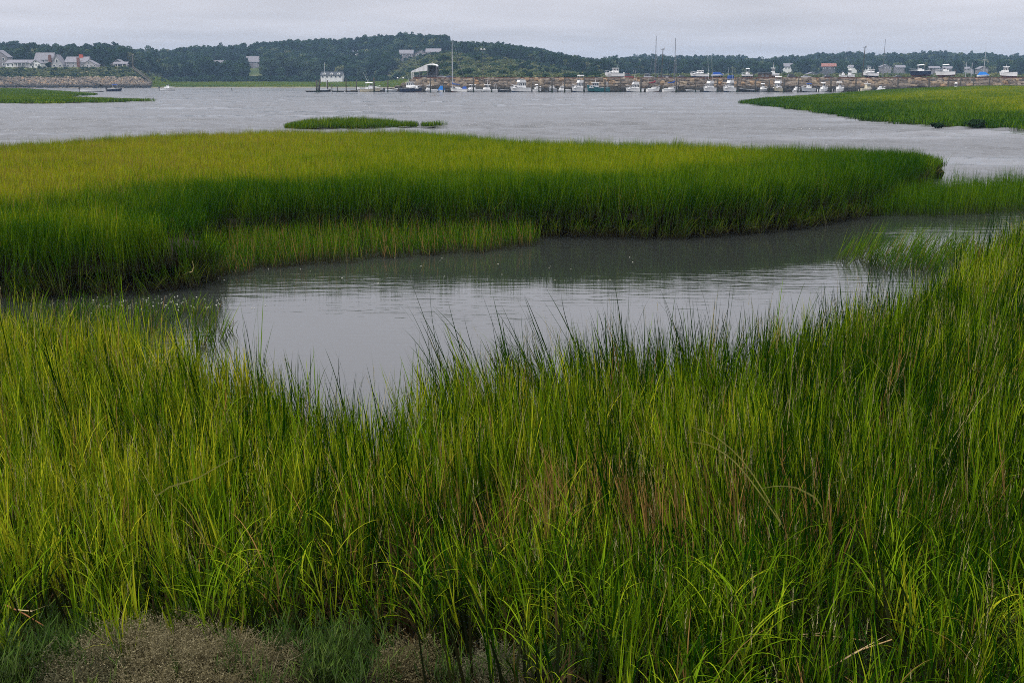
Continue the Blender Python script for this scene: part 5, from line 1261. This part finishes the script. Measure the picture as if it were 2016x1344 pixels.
for px, py, rr, lb, Y in PILES:
    h = z_at(py, Y); t = thing('mooring_pile', (x_at(px, Y), Y, 0), lb, 'pile', 'mooring piles along the dock')
    ln = .5 if px == 627 else random.uniform(-.12, .12)
    MB().tube([(0, 0, -.7), (ln * .3, 0, h * .4), (ln, 0, h)], rr, rr * .9, 8).build('shaft', 'pile_wood', t, True)
    MB().tube([(0, 0, -.7), (ln * .12, 0, .7)], rr * 1.1, rr * 1.04, 8, False).build('weed_collar', 'rope_weed', t, True)
for px, py, lb in ((1302, 95, 'dark utility pole among the masts, with small crossarm'), (1697, 91, 'dark utility pole on the right of the jetty'), (264, 107, 'pale utility pole at the right end of the bluff')):
    Y, zb = (390, JZ) if px > 300 else (652, 10.5)
    t = thing('utility_pole', (x_at(px, Y), Y, zb), lb, 'utility pole', 'utility poles'); h = z_at(py, Y) - zb; k = Y / 390
    MB().tube([(0, 0, -.5), (.25, 0, h)], .17 * k, .12 * k, 8).build('pole', 'pile_wood' if px > 300 else 'grey_wood', t)
    MB().box(-.55, .8, -.08, .08, h - .5, h - .36).build('crossarm', 'pile_wood', t)
    MB().tube([(.7, -.2, h - .4), (.7, -.2, h + .1)], .14 * k, n=6).build('transformer', 'gel_grey', t)
t = thing('lamp_post', (x_at(951, 396), 396, JZ), 'tall thin pole with two floodlights behind the workboats', 'lamp post'); h = z_at(98, 396) - JZ
MB().tube([(0, 0, 0), (0, 0, h)], .12, .07, 7).build('pole', 'grey_wood', t)
for s in (-1, 1):
    MB().tube([(0, 0, h - .1), (s * .5, 0, h + .1)], .04, n=5).build('arm', 'alloy', t)
    MB().frust(s * .55 - .35, s * .55 + .35, -.2, .2, h, h + .3, .1, .1, .05).build('lamp_head', 'gel_white', t)
for px, lb in ((783, 'small white globe lamp left of the shelter'), (794, 'white globe lamp right of the first, near the shelter')):
    t = thing('globe_lamp', (x_at(px, 388), 388, 2.2), lb, 'lamp', 'globe lamps by the shelter')
    MB().tube([(0, 0, 0), (0, 0, z_at(155, 388) - 2.2)], .05, n=6).build('post', 'spar_dark', t)
    me = bpy.data.meshes.new('globe'); bm = bmesh.new(); bmesh.ops.create_icosphere(bm, subdivisions=2, radius=.28); bm.to_mesh(me); bm.free(); me.materials.append(MATS['trim_white']); o = link('globe', me, t); o.location = (0, 0, z_at(154, 388) - 2.2)
t = thing('flagpole', (x_at(640, 735), 735, 1.5), 'white flagpole beside the dormered cottage', 'flagpole'); MB().tube([(0, 0, 0), (0, 0, z_at(123, 735) - 1.5)], .12, .07, 6).build('pole', 'trim_white', t); MB().tube([(0, 0, 0), (0, 0, .4)], .3, .2, 8).build('base', 'concrete', t)
t = thing('channel_marker', (at_z(457, 179).x, at_z(457, 179).y, 0), 'lone dark stake standing in the open bay water', 'stake'); MB().tube([(0, 0, -.5), (-.1, 0, .75)], .16, .12, 7).build('stake', 'pile_wood', t); MB().tube([(-.1, 0, .75), (-.1, 0, .95)], .22, .1, 7).build('cap', 'gel_black', t)

# shelter with a swept canvas roof
Y = 392; t = thing('bandstand', (x_at(837, Y), Y, JZ), 'open shelter with swept white canvas roof on the jetty', 'shelter')
X = lambda p: x_at(p, Y) - x_at(837, Y)
Zz = lambda p: z_at(p, Y) - JZ
m = MB(); prof = [(812, 141), (820, 137), (828, 133.5), (836, 130), (844, 127.8), (853, 127.2), (860, 128.6), (862.5, 131)]
for (a, b), (c, d) in zip(prof[:-1], prof[1:]):
    m.add([(X(a), -3.5, Zz(b)), (X(c), -3.5, Zz(d)), (X(c), 3.5, Zz(d) + .3), (X(a), 3.5, Zz(b) + .3), (X(a), -3.5, Zz(b) - .2), (X(c), -3.5, Zz(d) - .2), (X(c), 3.5, Zz(d) + .1), (X(a), 3.5, Zz(b) + .1)], [(0, 1, 2, 3), (7, 6, 5, 4), (0, 4, 5, 1), (3, 2, 6, 7)])
m.build('canopy', 'canvas_white', t)
m = MB()
for i in range(12):
    a = 813 + i * 2.55; b = np.interp(a + 1.2, [812, 844], [142, 130]); low = np.interp(a, [812, 843], [142.5, 139.5])
    m.add([(X(a), -3.56, Zz(b - 1)), (X(a + 2.3), -3.56, Zz(b - 2)), (X(a + 2.3), -3.56, Zz(low)), (X(a), -3.56, Zz(low + .6))], [(0, 1, 2, 3)])
m.build('canvas_panel', 'canvas_white', t)
MB().box(X(844), X(862), 3.2, 3.35, 0, Zz(130)).build('back_wall', 'shingle_dark', t)
MB().box(X(814), X(843), 3.2, 3.35, 0, Zz(150)).build('back_wall', 'shingle_dark', t)
for p, top in ((813, 141), (828, 140), (843, 130), (861.5, 131)):
    for y in (-3.4, 3.4): MB().box(X(p) - .14, X(p) + .14, y - .14, y + .14, 0, Zz(top) - (0 if p == 813 else .1)).build('post', 'trim_white' if p == 813 else 'spar_dark', t)
MB().box(X(813), X(862), -3.5, 3.5, -.1, .35).build('stage', 'grey_wood', t)
for p in np.arange(815, 861, 3.0): MB().box(X(p) - .07, X(p) + .07, -3.5, -3.36, .3, 1.25).build('baluster', 'spar_dark', t)
MB().box(X(813), X(862), -3.5, -3.38, 1.25, 1.37).build('handrail', 'spar_dark', t)
# timber rail along the lot
t = thing('timber_rail', (0, JY - .6, JZ), 'brown timber guard rail along the top of the stone wall', 'guard rail')
for p in range(814, 2060, 9): a = x_at(p, JY - .6); MB().box(a - .15, a + .15, -.15, .15, -.2, .55).build('post', 'rail_wood', t)
for p in range(813, 2040, 48): MB().box(x_at(p, JY - .6), x_at(p + 47, JY - .6), -.26, -.16, .22, .62).build('rail', 'rail_wood', t)
# sheds
def shed(label, px0, px1, pyt, Y, wall, roof, flat=False):
    X0, X1 = x_at(px0, Y), x_at(px1, Y); W = X1 - X0; H = z_at(pyt, Y) - JZ; t = thing('boatyard_shed', ((X0 + X1) / 2, Y, JZ), label, 'shed', 'sheds on the jetty'); a = W / 2
    MB().box(-a, a, -2, 2, 0, H * .8).build('wall', wall, t)
    MB().frust(-a - .2, a + .2, -2.2, 2.2, H * .8, H, .1 if flat else a * .6, .1 if flat else a * .6, .1).build('roof', roof, t)
    d = MB().box(-.1, .9, -2.05, -1.98, 0, H * .62).build('door', 'shingle_dark' if wall != 'shingle_dark' else 'trim_white', t); MB().box(.72, .8, -2.1, -2.04, H * .3, H * .36).build('handle', 'alloy', d)
    f = MB().box(-a * .75, -a * .35, -2.05, -1.98, H * .35, H * .6).build('window', 'trim_white', t); MB().box(-a * .7, -a * .4, -2.09, -2.04, H * .38, H * .57).build('pane', 'glass_dark', f)
shed('square brown shed behind the twin engined grey boat', 1494, 1516, 142.5, 394, 'brown_shed', 'roof_dark', True)
shed('low dark roofed shed right of the red covered sloop', 1297, 1321, 148, 394, 'shingle_dark', 'roof_dark')
# cars on the jetty
def car(label, px0, px1, paint, Y=394, suv=False, face=1):
    X0, X1 = x_at(px0, Y), x_at(px1, Y); L = min(4.9, max(3.9, X1 - X0)); t = thing('parked_car', ((X0 + X1) / 2, Y, JZ), label, 'car', 'cars parked on the jetty', 0 if face > 0 else math.pi); w = .9; ht = 1.85 if suv else 1.45
    m = MB(); a = L / 2
    sec = [(-a, .45, .85), (-a * .9, .35, .95), (-a * .55, .35, 1.0), (a * .35, .35, .98), (a * .85, .38, .78), (a, .45, .62)]
    for (x, z0, z1) in sec: m.v += [(x, -w, z0), (x, -w * .96, z1), (x, w * .96, z1), (x, w, z0)]
    for i in range(5):
        o = 4 * i
        for q in range(4): m.f.append((o + q, o + (q + 1) % 4, o + 4 + (q + 1) % 4, o + 4 + q))
    m.f += [(3, 2, 1, 0), (20, 21, 22, 23)]
    b = m.build('body', paint, t)
    MB().frust(-a * (.88 if suv else .7), a * .38, -w * .9, w * .9, .98, ht - .06, .18 if suv else .5, .75, .15).build('greenhouse', 'glass_dark', t)
    MB().frust(-a * (.8 if suv else .45), a * .02, -w * .76, w * .76, ht - .06, ht, .05, .1, .05).build('roof', paint, t)
    for sx in (-.6, .62):
        for s in (-1, 1):
            wl_ = MB().tube([(sx * a, s * (w - .12), .34), (sx * a, s * (w + .06), .34)], .34, n=12).build('wheel', 'tyre', t)
            MB().tube([(sx * a, s * (w + .05), .34), (sx * a, s * (w + .08), .34)], .2, n=10).build('rim', 'alloy', wl_)
    for s in (-1, 1): MB().box(a * .95, a * 1.005, s * .62 - .2, s * .62 + .2, .58, .7).build('headlight', 'gel_white', t)
car('silver car parked right of the shelter', 864, 879, 'paint_silver'); car('dark blue car parked between shelter and sloop mast', 879, 893, 'paint_blue', 396)
car('dark car parked behind the timber rail left of the raked antenna boat', 1232, 1247, 'paint_red', 393, True); car('silver van parked behind the raked antenna boat', 1270, 1286, 'paint_silver', 395, True)
car('dark car right of the low dark shed', 1336, 1351, 'paint_dark', 396); car('dark truck parked right of the brown shed', 1552, 1568, 'paint_dark', 394, True)
car('silver car parked behind the grey hulled cruiser', 1580, 1596, 'paint_silver', 395); car('dark car parked behind the white centre consoles', 1622, 1638, 'paint_dark', 396)
car('dark car parked left of the navy stored boat', 1762, 1777, 'paint_dark', 396)

# ------------------------------------------------------------------ small things near at hand
# sea lavender mounds at the bottom of the picture
def mound(label, px, py, rpx, hpx, material, seed, n=420):
    p = at_z(px, py, .78); p.z = float(fore_z(np.array([p.x]), np.array([p.y]))[0]) - .02; k = p.y / FPX * 1.1; rx = rpx * k; hz = hpx * k
    r = random.Random(seed); t = thing('sea_lavender', (p.x, p.y, p.z), label, 'bush', 'sea lavender mounds on the near bank')
    tw, fl = MB(), MB()
    for i in range(n):
        a = r.uniform(0, 6.28); q = math.sqrt(r.uniform(0, 1)); h = hz * math.sqrt(max(.05, 1 - (q * .92) ** 2)) * (r.uniform(.45, 1.1) if r.random() < .9 else r.uniform(1.1, 1.45)) * (1 + .38 * float(vnoise(q * math.cos(a), q * math.sin(a), 3.2, seed)))
        base = Vector((rx * q * .75 * math.cos(a), rx * q * .55 * math.sin(a), 0)); tip = Vector((rx * q * math.cos(a), rx * q * .75 * math.sin(a), h))
        mid = base.lerp(tip, .55) + Vector((r.gauss(0, .01), r.gauss(0, .01), .01))
        def rib(a_, b_, w):
            d = (b_ - a_).cross(Vector((r.gauss(0, 1), r.gauss(0, 1), .2))); d = d.normalized() * w if d.length > 1e-6 else Vector((w, 0, 0)); tw.quad(a_ - d, a_ + d, b_ + d * .5, b_ - d * .5)
        rib(base, mid, .0016); rib(mid, tip, .0012)
        for j in range(7):
            s = mid.lerp(tip, r.uniform(.1, 1)); e = s + Vector((r.gauss(0, .028), r.gauss(0, .028), r.uniform(.0, .045))); rib(s, e, .0009)
            for u in range(3):
                c = s.lerp(e, .4 + .3 * u); d1 = Vector((r.gauss(0, 1), r.gauss(0, 1), r.gauss(0, 1))).normalized(); d2 = d1.orthogonal().normalized(); f = r.uniform(.0026, .0055)
                fl.quad(c - d1 * f, c - d2 * f * .6, c + d1 * f, c + d2 * f * .6)
    tw.build('twigs', material, t); fl.build('dry_flowers', material, t)
mound('broad brown sea lavender mound at the bottom left', 300, 1330, 210, 92, 'lavender_brown', 1, 1300)
mound('second brown sea lavender mound right of the broad one', 500, 1335, 130, 74, 'lavender_brown', 2, 620)
mound('grey brown sea lavender at the bottom left corner', 150, 1365, 110, 75, 'lavender_grey', 3, 700)
mound('small reddish brown sea lavender left of centre bottom', 815, 1345, 78, 80, 'lavender_brown', 4, 560)
mound('thin grey sea lavender at the centre bottom', 975, 1350, 80, 75, 'lavender_grey', 5, 360)
# blue green glasswort
def sprig(i):
    V, F, A = [], [], []
    for s in range(9):
        a = U(0, 6.28); p = (.05 * math.cos(a) * U(0, 1), .05 * math.sin(a) * U(0, 1), 0); az = U(0, 6.28); L = U(.1, .22); rs = U(0, 1)
        e = blade_ribbon(V, F, A, p, az, U(.05, .5), .2, L, .004, 3, rs, .2)
        for q in range(8):
            f = U(.2, .95); c = tuple(p[j] + (e[j] - p[j]) * f for j in range(3)); blade_ribbon(V, F, A, c, U(0, 6.28), U(.3, .9), -.3, U(.03, .07), .0045, 2, rs, .2)
    return finish('sprig', V, F, A, 'glasswort_green')
proto_set('glasswort_sprig', [sprig(i) for i in range(6)])
gxl, gyl = [], []
for px, py, sx_, sy_, k in ((120, 1250, 110, 70, 110), (690, 1330, 40, 30, 34), (60, 1330, 60, 40, 70), (600, 1310, 60, 30, 26), (1300, 1345, 400, 14, 60)):
    for q in range(k):
        p = at_z(px + random.gauss(0, sx_), py + random.gauss(0, sy_), .78); gxl.append(p.x); gyl.append(p.y)
gxl, gyl = np.array(gxl), np.array(gyl); k = len(gxl)
scatter('glasswort', 'glasswort_sprig', np.stack([gxl, gyl, fore_z(gxl, gyl)], 1), lean_rots(k, .15, np.zeros(k), np.zeros(k)), sc3(rng.uniform(.7, 1.5, k)), np.stack([rng.uniform(0, .5, k), np.zeros(k), np.full(k, .5)], 1), 'blue green glasswort sprigs around the sea lavender', 'plant')
# fallen and broken reeds
def reed(label, pts, w, m, name='fallen_reed', leaves=3, seed=0):
    r = random.Random(seed); P_ = [at_z(a, b, z) for a, b, z in pts]; o = P_[0].copy(); t = thing(name, o, label, 'reed', 'loose reeds on the near bank')
    loc = [p - o for p in P_]; MB().tube(loc, w, w * .55, 6).build('stalk', m, t, True)
    for q in range(leaves):
        i = r.randrange(len(loc) - 1); s = loc[i].lerp(loc[i + 1], r.uniform(.2, .8)); d = (loc[i + 1] - loc[i]).normalized(); n_ = Vector((r.gauss(0, .5), r.gauss(0, .5), r.gauss(.3, .3))); e1 = s + (d + n_ * .5) * .12; e2 = e1 + (d + n_ * 1.1) * .12
        wv = d.cross(Vector((0, 0, 1))).normalized() * .005
        MB().add([tuple(s - wv), tuple(s + wv), tuple(e1 + wv), tuple(e1 - wv), tuple(e2)], [(0, 1, 2, 3), (3, 2, 4)]).build('leaf', 'tan_leaf', t)
reed('rust brown broken reed at the bottom left corner', [(10, 1190, .98), (45, 1206, .96), (88, 1232, .93)], .005, 'dry_rust', 'broken_reed', 1, 1)
reed('tan fallen reed lying low at the bottom right', [(1340, 1252, .86), (1480, 1244, .86), (1640, 1252, .86), (1720, 1262, .85)], .006, 'dry_reed', leaves=5, seed=2)
reed('pale leaning dead stalk in the bottom right grass', [(1478, 1110, 1.15), (1486, 1180, 1.0), (1496, 1246, .85)], .005, 'dry_reed', leaves=1, seed=3)
reed('orange dead reed crossing the bottom right grass', [(1625, 1318, .9), (1690, 1280, 1.0), (1756, 1258, 1.08)], .005, 'dry_reed', leaves=1, seed=4)
# long arching blades that stand out on the right
def arc_blade(label, pts, w, seed):
    P_ = [at_y(a, b, y) for a, b, y in pts]; o = Vector((P_[0].x, P_[0].y, float(fore_z(np.array([P_[0].x]), np.array([P_[0].y]))[0])))
    t = thing('arching_blade', o, label, 'grass blade', 'long arching blades on the near bank'); L_ = [o] + P_; m = MB(); V = []
    n = 14; pts_ = []
    for i in range(n + 1):
        u = i / n * (len(L_) - 1); q = min(int(u), len(L_) - 2); f = u - q
        p0, p1, p2, p3 = L_[max(q - 1, 0)], L_[q], L_[q + 1], L_[min(q + 2, len(L_) - 1)]
        pts_.append(.5 * ((2 * p1) + (p2 - p0) * f + (2 * p0 - 5 * p1 + 4 * p2 - p3) * f * f + (3 * p1 - p0 - 3 * p2 + p3) * f ** 3) - o)
    for i, p in enumerate(pts_):
        ww = w * (1 - i / n) ** .6 * .5; V += [(p.x, p.y, p.z - ww), (p.x, p.y - ww * .8, p.z + ww)]
    m.add(V, [(2 * i, 2 * i + 1, 2 * i + 3, 2 * i + 2) for i in range(n)]); m.build('blade', 'yellow_blade', t, True)
mat('yellow_blade', (0.42, 0.41, 0.10), .5, .3, .2, 12.0)
arc_blade('upper yellow blade arching left over the brown grass on the right', [(1560, 1080, 5.9), (1480, 930, 5.8), (1410, 860, 5.75), (1354, 838, 5.7)], .017, 1)
arc_blade('lower yellow blade arching left over the brown grass on the right', [(1570, 1090, 5.8), (1470, 935, 5.7), (1405, 880, 5.65), (1352, 869, 5.6)], .017, 2)
arc_blade('pale yellow blade bowed right of the arching pair', [(1620, 1010, 5.9), (1580, 965, 5.8), (1535, 956, 5.75), (1495, 962, 5.7)], .017, 3)
arc_blade('straight pale blade slanting across the left grass', [(300, 990, 5.9), (390, 940, 5.8), (440, 912, 5.75), (478, 893, 5.7)], .014, 4)
# curled leaf at the island's edge, flecks of foam drifting at the creek's left end
p = at_z(368, 541, .25); t = thing('curled_leaf', p, 'small tan curled leaf caught in the island bank grass', 'leaf')
MB().add([(-.09, 0, 0), (-.03, -.05, .03), (.05, -.05, .04), (.11, 0, .06), (.05, .05, .05), (-.03, .05, .02), (0, 0, -.02)], [(0, 1, 6), (1, 2, 6), (2, 3, 6), (3, 4, 6), (4, 5, 6), (5, 0, 6)]).build('blade', 'tan_leaf', t)
MB().tube([(.1, 0, .06), (.12, .02, .15), (.1, .02, .24)], .008, .004, 5).build('stalk', 'tan_leaf', t)
m = MB()
for q in range(170):
    p = at_z(random.gauss(300, 90) if q < 140 else random.uniform(420, 1300), random.gauss(596, 9) if q < 140 else random.uniform(505, 560), .006); s = random.uniform(.006, .017); k = random.randint(4, 6); a0 = U(0, 6)
    m.add([(p.x + s * random.uniform(.7, 1.3) * math.cos(a0 + 6.283 * j / k), p.y + s * random.uniform(.7, 1.3) * math.sin(a0 + 6.283 * j / k), .006) for j in range(k)] + [(p.x, p.y, .014)], [(j, (j + 1) % k, k) for j in range(k)])
tag(m.build('foam_flecks', 'foam'), 'pale flecks drifting on the creek below the island', 'flecks', kind='stuff')

# ------------------------------------------------------------------ the air between
hz = bpy.data.materials.new('haze_air'); hz.use_nodes = True
hn, hl = hz.node_tree.nodes, hz.node_tree.links; hn.clear()
ho = hn.new('ShaderNodeOutputMaterial'); hv = hn.new('ShaderNodeVolumePrincipled')
hv.inputs['Color'].default_value = (0.45, 0.70, 1.0, 1); hv.inputs['Density'].default_value = 0.0002; hv.inputs['Anisotropy'].default_value = 0.0
hl.new(hv.outputs[0], ho.inputs['Volume'])
MATS['haze_air'] = hz
tag(MB().box(-2400, 2400, -500, 2400, -1.8, 62).build('haze', 'haze_air'), 'thin blue summer haze over the bay', 'haze', kind='stuff')
